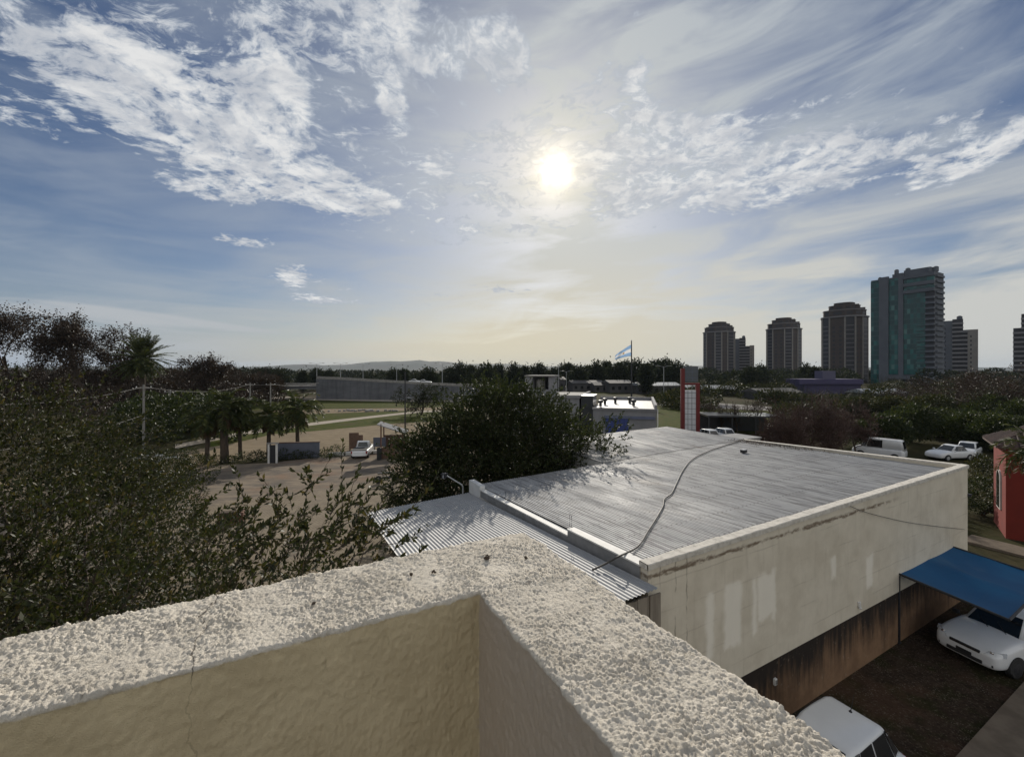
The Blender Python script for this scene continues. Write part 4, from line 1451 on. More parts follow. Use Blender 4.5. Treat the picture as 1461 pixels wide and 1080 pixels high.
def shoots(starts, dirs, n_leaf, length, leaf_l, leaf_w, r, droop=.25, jit=.45):
    """slender shoots carrying leaves all along; returns sticks and leaf blades"""
    n = len(starts)
    K = 5
    pts = [starts]
    d = dirs / np.linalg.norm(dirs, axis=1, keepdims=True)
    ln = length * r.uniform(.6, 1.3, n)
    for k in range(K):
        d = d + r.normal(size=(n, 3)) * .12 + np.array([0, 0, -droop * .16 * (k - 1.5)])
        d = d / np.linalg.norm(d, axis=1, keepdims=True)
        pts.append(pts[-1] + d * (ln / K)[:, None])
    Pt = np.stack(pts, 1)                                      # n,K+1,3
    a = Pt[:, :-1].reshape(-1, 3); b = Pt[:, 1:].reshape(-1, 3)
    rad = np.linspace(.0065, .0018, K + 1)
    ra = np.tile(rad[:-1], n); rb = np.tile(rad[1:], n)
    u = r.random((n, n_leaf)) ** .8 * K * .999
    i = u.astype(int); f = (u - i)[..., None]
    ar = np.arange(n)[:, None]
    lp = (Pt[ar, i] * (1 - f) + Pt[ar, i + 1] * f).reshape(-1, 3)
    td = (Pt[ar, i + 1] - Pt[ar, i]).reshape(-1, 3); td /= np.linalg.norm(td, axis=1, keepdims=True)
    s = r.uniform(.6, 1.25, len(lp))
    V, Q = leaf_quads(lp, td * .62 + np.array([0, 0, .10]), leaf_l * s, leaf_w * s, r, jit)
    return (a, b, ra, rb), V, Q


def cat(*segs):
    return tuple(np.concatenate([s[i] for s in segs]) for i in range(4))


# ---- the big tree beside the terrace
r0 = np.random.default_rng(5)
tree = thing('leafy_tree', 'large dark leafy tree close beside the terrace filling the left side', 'tree', (0, 0, 0))
ells = [(-12.7, 8.9, 5.0, 4.2, 4.2, 3.75), (-7.4, 6.8, 4.5, 2.0, 2.3, 2.4), (-4.7, 5.6, 4.9, 1.8, 1.8, 1.95), (-3.2, 4.7, 4.75, 1.2, 1.2, 1.6), (-2.1, 4.35, 4.7, .8, .8, 1.2), (-9.5, 5.2, 4.8, 3.2, 2.6, 2.5)]
tr1, tips, tdr = branching((-7.2, 7.0, 0), (0, 0, 1), 2.6, .20, 4, r0, spread=.7, kids=(3, 5), up=.1)
tg = (tips - np.array([-7.2, 7.0, 2.6]))
# main limbs reaching the outer lobes
limb = []
for (ex_, ey, ez, a_, b_, c_) in ells:
    p = np.array([-7.2, 7.0, 2.2]); q_ = np.array([ex_, ey, ez])
    for k in range(7):
        tgt = q_ + unit(1, r0)[0] * np.array([a_, b_, c_]) * .75
        prev = p
        for j in range(1, 7):
            u = j / 6
            nx = p * (1 - u) + tgt * u + np.array([0, 0, .35 * math.sin(u * 3.1)]) + r0.normal(size=3) * .10
            limb.append((prev, nx, .055 * (1 - u * .8), .055 * (1 - u * .95) + .004)); prev = nx
limb = tuple(np.array([l[i] for l in limb]) for i in range(4))
n = 8200
Pp, u_, rad = in_ellipsoids(ells, n, r0, shell=.25)
cl_, cu_, _ = in_ellipsoids(ells, 420, r0, shell=.35)
kk_ = r0.integers(0, 420, n)
gat = r0.random(n) < .68
Pp = np.where(gat[:, None], cl_[kk_] + r0.normal(size=(n, 3)) * np.array([.34, .34, .24]), Pp)
u_ = np.where(gat[:, None], cu_[kk_], u_)
dirs = u_ * np.array([1, 1, .6]) + np.array([.10, -.05, .45]) + r0.normal(size=(n, 3)) * .35
sg, V1, Q1 = shoots(Pp, dirs, 20, .55, .090, .038, r0, jit=.62)
# long arching shoots on the right that stand clear against the yard
st_px = [(300, 760, 6.2, .2), (330, 735, 6.0, .25), (350, 745, 5.8, .35), (395, 745, 5.6, .45), (415, 735, 5.6, .3), (440, 740, 5.4, .25), (455, 755, 5.2, .35), (480, 770, 5.0, .3), (500, 760, 4.9, .5),
         (515, 745, 4.8, .55), (430, 790, 4.9, .15), (380, 770, 5.3, .3), (470, 800, 4.6, .2), (350, 790, 5.4, .2), (410, 765, 5.2, .5)]
ps, ds = [], []
for (x_, y_, Y_, ln) in st_px:
    b0 = np.array(at(x_, y_, Y_))
    for k in range(9):
        ps.append(b0 + r0.normal(size=3) * np.array([.34, .35, .22]) + np.array([0, 0, -.12])); ds.append(np.array([.55, .1, .62]) + r0.normal(size=3) * .42)
sg2, V2, Q2 = shoots(np.array(ps), np.array(ds), 22, .52, .082, .033, r0, droop=.3, jit=.55)
# the few longest reach over the lean-to
ps = [np.array(at(512, 775, 4.9)), np.array(at(520, 790, 4.6)), np.array(at(500, 800, 4.6)), np.array(at(485, 760, 5.0)), np.array(at(470, 790, 4.9))]
ds = [np.array([.42, .25, .85]), np.array([.80, .3, .62]), np.array([.6, .2, .4]), np.array([.2, .1, .9]), np.array([.6, .2, .3])]
sg3, V3, Q3 = shoots(np.array(ps), np.array(ds), 34, 1.15, .08, .030, r0, droop=.5, jit=.5)
Vt, Qt = tubes_np(cat(tr1, limb), 5)
np_mesh('trunk', Vt, Qt, M['bark'], tree)
Vt, Qt = tubes_np(cat(sg, sg2, sg3), 3)
np_mesh('twigs', Vt, Qt, M['bark'], tree)
np_mesh('crown', np.concatenate([V1, V2, V3]), np.concatenate([Q1, Q2 + len(V1), Q3 + len(V1) + len(V2)]), M['leaf_near'], tree)

# ---- the round tree standing in the notch of the warehouse
r1 = np.random.default_rng(9)
tree2 = thing('leafy_tree', 'round dark bushy tree standing behind the lean-to, overhanging the warehouse roof', 'tree', (0, 0, 0))
ells = [(-.9, 22.8, 4.7, 3.4, 3.0, 3.3), (-2.9, 22.0, 4.0, 2.5, 2.2, 2.6), (.9, 23.2, 5.0, 2.7, 2.4, 2.8), (-4.5, 21.5, 3.6, 1.5, 1.6, 2.2), (3.2, 22.8, 5.0, 1.6, 1.6, 1.05), (4.6, 21.6, 5.25, 1.0, 1.2, .75), (-.4, 22.6, 7.2, 1.5, 1.3, 1.2),
        (-2.2, 20.4, 3.1, 2.4, 1.6, 2.4), (-5.3, 23.5, 2.0, 1.3, 1.6, 1.9), (-5.2, 21.0, 1.6, 1.0, 1.0, 1.4), (1.0, 20.6, 4.2, 2.2, 1.5, 1.6)]
tr1, tips, tdr = branching((-.8, 22.5, 0), (0, 0, 1), 2.4, .26, 4, r1, spread=.75, kids=(3, 5))
n = 8000
Pp, u_, rad = in_ellipsoids(ells, n, r1, shell=.30)
cl_, cu_, _ = in_ellipsoids(ells, 380, r1, shell=.5)
kk_ = r1.integers(0, 380, n)
gat = r1.random(n) < .65
Pp = np.where(gat[:, None], cl_[kk_] + r1.normal(size=(n, 3)) * np.array([.42, .42, .30]), Pp)
u_ = np.where(gat[:, None], cu_[kk_], u_)
dirs = u_ + np.array([0, 0, .30]) + r1.normal(size=(n, 3)) * .4
sg, V1, Q1 = shoots(Pp, dirs, 26, .75, .115, .058, r1, jit=.6)
Vt, Qt = tubes_np(cat(tr1, sg), 4)
np_mesh('trunk', Vt, Qt, M['bark'], tree2)
np_mesh('crown', V1, Q1, M['leaf_mid'], tree2)


# ---- bare winter trees
def bare_tree(name, label, base, h, w, seed, twig='twig_brown', leaves=0, leaf='leaf_brown', leaf_s=.25, group=None, levels=5, kids=(3, 4), trunk=.3, up=.12, spread=.62, lean=0.0, fine=1.0, clear=.22):
    r = np.random.default_rng(seed)
    t = thing(name, label, 'tree' if h > 2.6 else 'shrub', base, 0, group)
    sg, tips, td = branching((0, 0, 0), (lean, 0, 1), 1.0, trunk, levels, r, spread=spread, kids=kids, up=up, shrink=.72)
    sg, tips = fit(sg, tips, (0, 0, 0, h, w, w * .9))
    th = np.maximum(sg[2], .012 * fine), np.maximum(sg[3], .010 * fine)
    big = th[0] > .05 * trunk / .3
    Vt, Qt = tubes_np((sg[0][big], sg[1][big], th[0][big], th[1][big]), 5)
    np_mesh('trunk', Vt, Qt, M['bark'], t)
    sm = ~big
    Vt, Qt = tubes_np((sg[0][sm], sg[1][sm], th[0][sm], th[1][sm]), 3)
    np_mesh('twigs', Vt, Qt, M[twig], t)
    if leaves:
        k = r.integers(0, len(sg[0]), leaves)
        wt = (sg[3][k] < .05 * trunk / .3) | (r.random(leaves) < .15)
        k = np.where(wt, k, r.integers(len(sg[0]) // 2, len(sg[0]), leaves))
        lp = sg[1][k] + r.normal(size=(leaves, 3)) * (w * .045)
        V, Q = leaf_quads(lp, unit(leaves, r), leaf_s * r.uniform(.6, 1.3, leaves), leaf_s * .6, r, .6)
        np_mesh('crown', V, Q, M[leaf], t)
    return t


def leafy(name, label, base, ell, n, leaf_l, leaf, seed, group=None, cat_='tree', trunk_h=None, trunk_r=.15, sub=7):
    """a leafy tree or bush: trunk plus lobes of leaf clumps; ell in local metres (rx, ry, z0, z1)"""
    r = np.random.default_rng(seed)
    t = thing(name, label, cat_, base, 0, group)
    rx, ry, z0, z1 = ell
    cz = (z0 + z1) / 2; rz_ = (z1 - z0) / 2
    es = [(0, 0, cz, rx * .72, ry * .72, rz_ * .85)]
    for k in range(sub):
        u = unit(1, r)[0]
        es.append((u[0] * rx * .58, u[1] * ry * .58, cz + u[2] * rz_ * .55, rx * r.uniform(.28, .48), ry * r.uniform(.28, .48), rz_ * r.uniform(.28, .48)))
    nc = max(n // 7, 1)
    Pc, u_, rad = in_ellipsoids(es, nc, r, shell=.4)
    lp = np.repeat(Pc, 7, 0) + r.normal(size=(nc * 7, 3)) * leaf_l * .75
    V, Q = leaf_quads(lp, np.repeat(u_, 7, 0) + np.array([0, 0, .2]), leaf_l * r.uniform(.6, 1.3, nc * 7), leaf_l * .5, r, .8)
    np_mesh('crown', V, Q, M[leaf], t)
    sg, tips, td = branching((0, 0, 0), (0, 0, 1), (trunk_h or (z0 + rz_ * .5)), trunk_r, 2, r, spread=.55, kids=(3, 4), steps=3)
    Vt, Qt = tubes_np(sg, 5)
    np_mesh('trunk', Vt, Qt, M['bark'], t)
    return t


def palm(name, label, base, h, fr_len, nf, seed, trunk_r=.18, droop=1.0, leaflet=.5, skirt=8, group=None, dense=26, lo=-35, lw=.10):
    """a palm: ringed trunk, arching fronds of leaflets, some dry fronds hanging"""
    r = np.random.default_rng(seed)
    t = thing(name, label, 'palm tree', base, r.uniform(0, 6), group)
    mb = MB()
    k = 16
    mb.tube([(math.sin(i / k * 2) * .08, 0, h * i / k) for i in range(k + 1)], [trunk_r * (1.25 - .35 * i / k + (.06 if i % 2 else 0)) for i in range(k + 1)], 9)
    mb.build('trunk', M['bark'], t)
    top = np.array([math.sin(2) * .08, 0, h])
    for dry in (0, 1):
        Vs, Qs, o = [], [], 0
        sticks = []
        m_ = nf if not dry else skirt
        for f_ in range(m_):
            a = r.uniform(0, 2 * math.pi)
            e0 = math.radians(r.uniform(lo, 82)) if not dry else math.radians(r.uniform(-75, -40))
            d = np.array([math.cos(a) * math.cos(e0), math.sin(a) * math.cos(e0), math.sin(e0)])
            p = top + d * trunk_r * .6; ln = fr_len * r.uniform(.8, 1.1) * (1 if not dry else .7)
            S_ = 9
            pts, ds_ = [p], [d]
            for s in range(S_):
                d = d + np.array([0, 0, -droop * .16 * (.5 + s / S_)]); d /= np.linalg.norm(d)
                p = p + d * ln / S_; pts.append(p); ds_.append(d)
            pts = np.array(pts); ds_ = np.array(ds_)
            for s in range(S_): sticks.append((pts[s], pts[s + 1], .03 * (1 - s / S_) + .008, .03 * (1 - (s + 1) / S_) + .008))
            u = np.linspace(.12, .999, dense) * S_
            i = np.minimum(u.astype(int), S_ - 1); ff = (u - i)[:, None]
            lp = pts[i] * (1 - ff) + pts[i + 1] * ff; dd = ds_[i]
            side = np.cross(dd, np.array([0, 0, 1.])); side /= np.linalg.norm(side, axis=1, keepdims=True) + 1e-9
            upv = np.cross(side, dd)
            for sgn in (1, -1):
                ld = dd * .55 + side * sgn * .8 + upv * r.uniform(-.15, .35) + np.array([0, 0, -.25])
                V, Q = leaf_quads(lp, ld, leaflet * (1.1 - .75 * np.abs(u / S_ - .45)), leaflet * lw, r, .14)
                Vs.append(V); Qs.append(Q + o); o += len(V)
        st_ = tuple(np.array([x[i] for x in sticks]) for i in range(4))
        Vt, Qt = tubes_np(st_, 3)
        Vs.append(Vt); Qs.append(Qt + o)
        np_mesh('fronds' if not dry else 'dry_fronds', np.concatenate(Vs), np.concatenate(Qs), M['palm_leaf' if not dry else 'palm_dry'], t)
    return t


# left: palms along the yard fence
for k, (px, pyb, cy_, lab, nf, fl_, tr_) in enumerate([
    (425, 645, 592, 'rightmost palm beside the low grey wall, its crown bright on top', 34, 2.9, .17),
    (383, 652, 604, 'palm directly left of the low grey wall and its white pillar', 28, 2.3, .17),
    (343, 655, 598, 'thin palm between the thick trunked palm and the pillar palm', 28, 2.3, .15),
    (321, 660, 592, 'palm with the thickest pale trunk in the row', 32, 2.5, .30),
    (295, 662, 603, 'leftmost palm of the row by the yard fence', 30, 2.5, .17),
]):
    b0 = gp(px, pyb)
    h = H - (cy_ - 10 - HY) / F * b0.y
    palm('feather_palm', lab, b0, h, fl_, nf, 40 + k, tr_, droop=1.55, leaflet=.70, skirt=9, group='palms along the yard', dense=34, lw=.12)
b0 = Vector(at(203, 512, 66)); hh = b0.z
palm('date_palm', 'tall dark date palm standing before the big bare trees at the left', (b0.x, b0.y, 0), hh, 3.9, 110, 60, .40, droop=.36, leaflet=.55, skirt=10, dense=44, lo=-50, lw=.16)
b0 = Vector(at(1459, 640, 19.5))
palm('garden_palm', 'palm with yellowish fronds in front of the red house', (b0.x + .6, b0.y, 0), b0.z, 1.5, 22, 61, .16, droop=1.6, leaflet=.4, skirt=8, dense=26)

# left skyline: big trees with withered leaves
bare_tree('withered_tree', 'big withered tree cut by the left edge of the photo', (at(20, 520, 78).x, 78, 0), at(0, 434, 78).z, 9.5, 71, leaves=15000, leaf_s=.36, group='big withered trees', trunk=.42, levels=5, fine=1.8)
bare_tree('withered_tree', 'biggest withered tree, left of the date palm', (at(125, 520, 80).x, 80, 0), at(0, 441, 80).z, 8.2, 72, leaves=16000, leaf_s=.36, group='big withered trees', trunk=.42, levels=5, fine=1.8)
bare_tree('withered_tree', 'reddish withered tree just behind the date palm', (at(180, 520, 84).x, 84, 0), at(0, 462, 84).z, 5.5, 73, leaves=10000, leaf_s=.36, group='big withered trees', trunk=.36, levels=5, fine=1.8)
bare_tree('withered_tree', 'rounded withered tree standing alone right of the date palm', (at(312, 520, 92).x, 92, 0), at(0, 502, 92).z, 6.6, 74, leaves=12000, leaf_s=.36, group='big withered trees', trunk=.36, levels=5, fine=1.8)
# brown thicket along the back
def mass(name, label, spots, n, leaf_l, leaf, seed, twigs=0, twig='twig_brown'):
    r = np.random.default_rng(seed)
    Pc, u_, rad = in_ellipsoids(spots, n, r, .3)
    V, Q = leaf_quads(Pc, u_ + np.array([0, 0, .3]), leaf_l * r.uniform(.6, 1.3, n), leaf_l * .5, r, .8)
    if twigs:
        Pt_, u2, _ = in_ellipsoids(spots, twigs, r, .2)
        d = u2 * .5 + np.array([0, 0, .8]) + r.normal(size=(twigs, 3)) * .4
        Vt, Qt = tubes_np((Pt_, Pt_ + d * leaf_l * 3.2, np.full(twigs, leaf_l * .045), np.full(twigs, leaf_l * .02)), 3)
        o = np_mesh(name, np.concatenate([V, Vt]), np.concatenate([Q, Qt + len(V)]), M[leaf])
    else:
        o = np_mesh(name, V, Q, M[leaf])
    return stuff(o, label, 'trees')


rr = np.random.default_rng(77)
sp = []
for k in range(34):
    px = -60 + k * 13.5
    Y = rr.uniform(96, 124)
    p = at(px, 527, Y)
    h = rr.uniform(7.0, 9.2)
    sp.append((p.x, Y, h * .5, rr.uniform(3, 5), 3, h * .52))
mass('brown_thicket', 'brown leafless thicket stretching below the withered trees', sp, 60000, .55, 'leaf_brown', 78, 12000)
sp = []
for k in range(16):
    px = rr.uniform(180, 330); Y = rr.uniform(52, 66)
    p = at(px, 600, Y); h = rr.uniform(3.5, 6.0)
    sp.append((p.x, Y, h * .5, rr.uniform(1.8, 3.0), 2, h * .5))
mass('green_thicket', 'dark green thicket behind the row of palms', sp, 22000, .40, 'leaf_mid', 79)
sp = []
for k in range(30):
    px = 190 + k * 10 + rr.uniform(-5, 5); py = 668 - k * .55
    p = gp(px, py); h = rr.uniform(.9, 2.0)
    h *= .62 if 280 < px < 470 else 1
    sp.append((p.x, p.y, h * .45, rr.uniform(.5, .9), .6, h * .5))
mass('garden_hedge', 'tangled low hedge along the far edge of the yard', sp, 9000, .14, 'leaf_mid', 80)
mass('garden_shrubbery', 'loose sunlit shrubbery on the yard behind the big leafy tree', [(gp(225, 700).x, gp(225, 700).y, 1.0, 2.6, 2.2, 1.5), (gp(280, 690).x, gp(280, 690).y, .9, 1.6, 1.6, 1.4), (gp(160, 700).x, gp(160, 700).y, 1.5, 3.0, 2.5, 2.2), (gp(90, 720).x, gp(90, 720).y, 1.5, 3.0, 2.5, 2.4)] + [(x_, y_, .8, 2.0, 1.8, r_h) for x_, y_, r_h in ((-17, 17, 1.9), (-14, 19, 1.7), (-12, 15, 1.6), (-9.5, 13, 1.4), (-15, 12.5, 1.6), (-8, 10.5, 1.3), (-11, 10, 1.5), (-5.6, 9.5, 1.1), (-7.5, 16, .9), (-18, 22, 2.0), (-4.6, 7.5, 1.0), (-21, 26, 2.2), (-5, 12.5, .7))], 42000, .17, 'leaf_near', 81)

# right of the warehouse: reddish bare bushes
for k, (px, Y, top, w, lab) in enumerate([
    (1125, 33, 562, 1.9, 'reddish bare bush closest to the dark hatch on the warehouse roof'),
    (1158, 35.5, 555, 2.2, 'tallest reddish bare bush behind the far roof parapet'),
    (1190, 37, 562, 2.0, 'reddish bare bush between the tallest bush and the white van'),
    (1095, 36.5, 575, 1.6, 'slender bare bush at the corner of the side annex'),
    (1222, 44, 566, 2.0, 'reddish bare bush furthest back, left of the white van'),
]):
    b0 = at(px, 600, Y)
    bare_tree('bare_bush', lab, (b0.x, Y, 0), at(px, top, Y).z, w, 90 + k, 'twig_red', leaves=1300, leaf_s=.10, group='reddish bare bushes', levels=5, kids=(4, 5), trunk=.09, up=.2, spread=.6, fine=1.2)
for k, (px, Y, top, w) in enumerate([(1012, 66, 566, 1.6), (1032, 62, 570, 1.4), (1052, 60, 572, 1.6), (1078, 58, 566, 2.0)]):
    b0 = at(px, 600, Y)
    bare_tree('bare_sapling', ['bare sapling nearest to the red pylon sign', 'second bare sapling right of the red pylon sign', 'third bare sapling right of the red pylon sign', 'widest bare sapling by the right road'][k], (b0.x, Y, 0), at(px, top, Y).z, w, 100 + k, 'twig_brown', leaves=260, leaf_s=.18, group='bare saplings', levels=4, kids=(3, 4), trunk=.10, up=.3, fine=1.5)
# twigs lying over the roof edge
# right: dark bushes and trees before the tall green tower
specs = [(1262, 48, 590, 3.2, 'leaf_mid', 'dark rounded bush behind the white van'), (1300, 52, 575, 4.0, 'leaf_mid', 'broad green bush in the middle of the right bushes'), (1345, 56, 582, 4.2, 'leaf_mid', 'dark bush above the white saloon car'),
         (1390, 50, 585, 4.0, 'leaf_mid', 'dark bush above the two white cars'), (1430, 46, 590, 3.4, 'leaf_mid', 'dark bush left of the red house roof'), (1275, 75, 563, 4.0, 'leaf_near', 'olive green tree at the foot of the green tower'),
         (1225, 80, 566, 3.6, 'leaf_near', 'olive green tree left of the green tower foot'), (1330, 62, 560, 4.2, 'leaf_near', 'olive tree at the right foot of the green tower'), (1420, 60, 560, 4.5, 'leaf_mid', 'dark green tree under the big bare tree'), (1460, 50, 566, 4.0, 'leaf_mid', 'dark green tree cut by the right edge')]
for k, (px, Y, top, w, lf, lab) in enumerate(specs):
    b0 = at(px, 600, Y); h = at(px, top, Y).z
    leafy('garden_tree' if h > 4.5 else 'garden_bush', lab, (b0.x, Y, 0), (w, w * .8, .0, h), 8500, .28, lf, 120 + k, 'trees beyond the car park', 'tree' if h > 4.5 else 'bush')
for k, (px, Y, top, w, lab) in enumerate([(1400, 64, 519, 6.5, 'big bare brown tree right of the tall green tower'), (1452, 58, 512, 6.0, 'big bare brown tree at the right edge'), (1352, 72, 526, 5.0, 'smaller bare brown tree at the corner of the green tower'), (1305, 90, 545, 4.5, 'low bare brown tree before the green tower')]):
    b0 = at(px, 600, Y)
    bare_tree('bare_tree', lab, (b0.x, Y, 0), at(px, top, Y).z, w, 140 + k, 'twig_brown', leaves=1500, leaf_s=.24, group='bare brown trees at the right', levels=5, trunk=.26, fine=1.5)
b = gp(1400, 735)
leafy('garden_bush', 'leafy garden bush between the warehouse corner and the red house', (b.x, b.y, 0), (1.5, 1.3, 0, 2.5), 3600, .13, 'leaf_mid', 160, None, 'bush')
b = gp(1404, 700)
leafy('garden_bush', 'pale flowering bush left of the red house wall', (b.x, b.y, 0), (1.6, 1.4, 0, 2.6), 3200, .13, 'leaf_near', 161, None, 'bush')
b = gp(1290, 668)
leafy('garden_hedge', 'very dark hedge behind the white van and cars', (b.x + 7, b.y + 11, 0), (7.5, 1.5, 0, 3.0), 8000, .2, 'leaf_mid', 162, None, 'hedge', sub=12)

# skyline trees to the right of the hills: a few masters, copied
r_ = np.random.default_rng(200)
kinds = {}
labels_far = {}
row = [(655, 519), (672, 521), (692, 519), (712, 519), (733, 520), (748, 522), (768, 519), (790, 524), (803, 521), (812, 518), (824, 522), (838, 521), (851, 517), (866, 515), (881, 518), (893, 514), (908, 515), (922, 518), (936, 514), (950, 511), (964, 517), (980, 522), (1150, 521), (1162, 523), (1085, 520), (1072, 524),
       (366, 526), (383, 524), (398, 527), (432, 528), (452, 526), (470, 527), (561, 528), (575, 526), (612, 525), (640, 524)]
row.sort()
for i, (px, top) in enumerate(row):
    Y = r_.uniform(150, 215)
    h = at(px, top - 1, Y).z
    kind = i % 4
    w = h * [.42, .26, .36, .20][kind]
    desc = ['rounded grey green tree', 'upright grey green tree', 'broad grey green tree', 'narrow dark tree'][kind]
    lab = desc + ' on the skyline' + ', left of the highway hills' * (px < 480) + ' above the highway wall' * (480 <= px < 660) + ' behind the workshop tower house' * (660 <= px < 760) + ' above the curved road' * (760 <= px < 870) + ' behind the flagpole' * (870 <= px < 1000) + ' between the brown towers' * (px >= 1000)
    if kind not in kinds:
        kinds[kind] = leafy('skyline_tree', lab, (at(px, 527, Y).x, Y, 0), (w, w, h * .02, h), 2600, h * .085, 'leaf_far', 210 + kind, 'skyline trees', 'tree', trunk_r=.25, sub=8)
        kinds[kind]['h0'] = h
        o = kinds[kind]
    else:
        o = copy_tree(kinds[kind])
        s = h / kinds[kind]['h0']
        o.location = (at(px, 527, Y).x, Y, 0); o.scale = (s, s, s); o.rotation_euler.z = r_.uniform(0, 6.28)
        o['label'] = lab
for o in kinds.values():
    del o['h0']
for o in SC.objects:
    if 'h0' in o: del o['h0']
# the far-off wood that closes the plain
sp = []
for k in range(260):
    px = -500 + k * 9.5
    Y = r_.uniform(190, 430)
    p = at(px, 527, Y); h = r_.uniform(4.8, 10.0)
    if 430 < px < 650: h = r_.uniform(4.5, 8.4)
    sp.append((p.x, Y, h * .42, Y * .03, 5, h * .58))
mass('distant_wood', 'dark wood closing the plain along the horizon', sp, 110000, 1.9, 'leaf_far', 220)
sp = []
for k in range(90):
    px = r_.uniform(940, 1480); Y = r_.uniform(85, 180)
    if 1010 < px < 1100 and Y < 110: continue
    if 1125 < px < 1250: Y = r_.uniform(85, 120)
    p = at(px, 560, Y); h = r_.uniform(1.5, 5.2) if not 1125 < px < 1250 else r_.uniform(1.0, 2.6)
    sp.append((p.x, Y, h * .4, r_.uniform(3, 6), 3, h * .55))
mass('scrub', 'brown and olive scrub covering the middle ground at the right', sp, 60000, .62, 'leaf_near', 221, 9000)

# ------------------------------------------------------------------ buildings further off
M['ramp_wall'] = mat('ramp_concrete', (.15, .155, .17), (.115, .12, .13), .9, scale=.25, detail=8, stretch=(1, 1, 3),
                     extra=lambda q, v, c, b: q.mix(q.mul(q.ss(q.noise(q.vm('MULTIPLY', v, (.8, .8, .08)), 1.2, 6, .65), .5, .7), .5), c, (.07, .07, .08, 1)))
# highway ramp on a retaining wall
rw = thing('highway_ramp', 'long grey concrete retaining wall carrying the highway across the plain', 'highway')
prof_r = [(452, 128, 540.5), (480, 127, 541.5), (520, 126, 543.8), (560, 125, 546.2), (600, 124, 548.6), (650, 123, 551), (720, 122, 553)]
mb = MB(); rail = MB(); deck = MB()
tp = [at(x, y, Y) for x, Y, y in prof_r]
poly_f = [(p.x, p.y) for p in tp]; poly_b = [(p.x + 1, p.y + 13) for p in tp][::-1]
zs = [p.z for p in tp] + [p.z for p in tp][::-1]
mb.prism(poly_f + poly_b, 0, zs); mb.build('retaining_wall', M['ramp_wall'], rw)
for i in range(len(tp) - 1):
    a, b = tp[i], tp[i + 1]
    d = (b - a).normalized()
    rail.prism([(a.x, a.y - .15), (b.x, b.y - .15), (b.x, b.y + .1), (a.x, a.y + .1)], [a.z + .02, b.z + .02] * 1 + [b.z + .02, a.z + .02], [a.z + .75, b.z + .75, b.z + .75, a.z + .75])
rail.build('parapet_barrier', M['concrete'], rw)
for i in range(len(tp) - 1):
    a, b = tp[i], tp[i + 1]
    for u in (0, .25, .5, .75):
        p = a.lerp(b, u); MB().box((p.x, p.y - .05, p.z / 2 - .1), (.25, .2, p.z - .3)).build('wall_rib', M['ramp_wall'], rw)
ab = tp[0]
MB().box((ab.x - 6, ab.y + 6.5, ab.z / 2 + .4), (11.6, 12, 1.0)).build('bridge_deck', M['ramp_wall'], rw)
MB().box((ab.x - 6, ab.y + .0, ab.z / 2 + 1.4), (11.6, .3, .8)).build('parapet_barrier', M['concrete'], rw)
for (px, pt, lab) in [(593, .2, 'left of two bright cars crossing on the highway ramp'), (606, .5, 'right of two bright cars crossing on the highway ramp')]:
    p = at(px, 548, 127.5); zt = np.interp(px, [x for x, _, _ in prof_r], [q.z for q in tp])
    make_car('highway_car', lab, 'car', 4.3, 1.7, 1.45, 'sedan', 'car_white', (p.x, p.y, zt), math.radians(8), 'cars on the highway ramp', detail=False)
p = gp(588, 570.5)
make_car('highway_car', 'dark car on the service road beside the spreading street tree', 'car', 4.4, 1.75, 1.5, 'hatch', 'car_grey', p, math.radians(5), None, detail=False)

# light poles along the highway and roads
def light_pole(px, py0, py1, Y, lab, arms=2):
    b0 = at(px, py0, Y); t1 = at(px, py1, Y).z
    t = thing('street_lamp', lab, 'street lamp', (b0.x, Y, 0), 0, 'tall street lamps')
    MB().tube([(0, 0, 0), (0, 0, t1)], [.13, .07], 7).build('pole', M['galv'], t)
    for s in (1, -1)[:arms]:
        MB().tube([(0, 0, t1 - .2), (s * .9, 0, t1 + .15), (s * 1.8, 0, t1 + .2)], .04, 5).build('arm', M['galv'], t)
        MB().box((s * 2.0, 0, t1 + .2), (.7, .25, .14), 0, .04).build('lamp_head', M['concrete'], t)
for px, y0, y1, Y, lab in [(452, 560, 519, 131, 'street lamp at the left end of the highway wall'), (486, 545, 519, 138, 'second street lamp from the left on the highway'), (518, 545, 520, 140, 'third street lamp from the left on the highway'),
                           (566, 545, 521, 142, 'street lamp above the two bright cars on the highway'), (631, 552, 519, 130, 'street lamp at the right of the highway wall'), (797, 548, 520, 140, 'street lamp left of the curved road'), (947, 560, 523, 120, 'street lamp right of the flagpole'), (808, 552, 530, 150, 'low street lamp by the curved road')]:
    light_pole(px, y0, y1, Y, lab)

# spreading dark street tree and post before the ramp
bare_tree('street_tree', 'dark spreading street tree between the footpath and the highway wall', (gp(601, 592).x, gp(601, 592).y, 0), 6.2, 4.6, 301, leaves=2600, leaf='leaf_far', leaf_s=.35, levels=4, trunk=.22, up=-.02, spread=.75, fine=1.4)
p = gp(578, 612)
t = thing('timber_pole', 'dark bare pole standing in the grass before the highway wall', 'pole', p)
MB().tube([(0, 0, 0), (0, 0, 8.4)], [.11, .08], 7).build('pole_shaft', M['dark_metal'], t)
MB().lathe([(.10, 8.4), (.05, 8.5), (.02, 8.52)], (0, 0, 0), 8).build('pole_cap', M['dark_metal'], t)

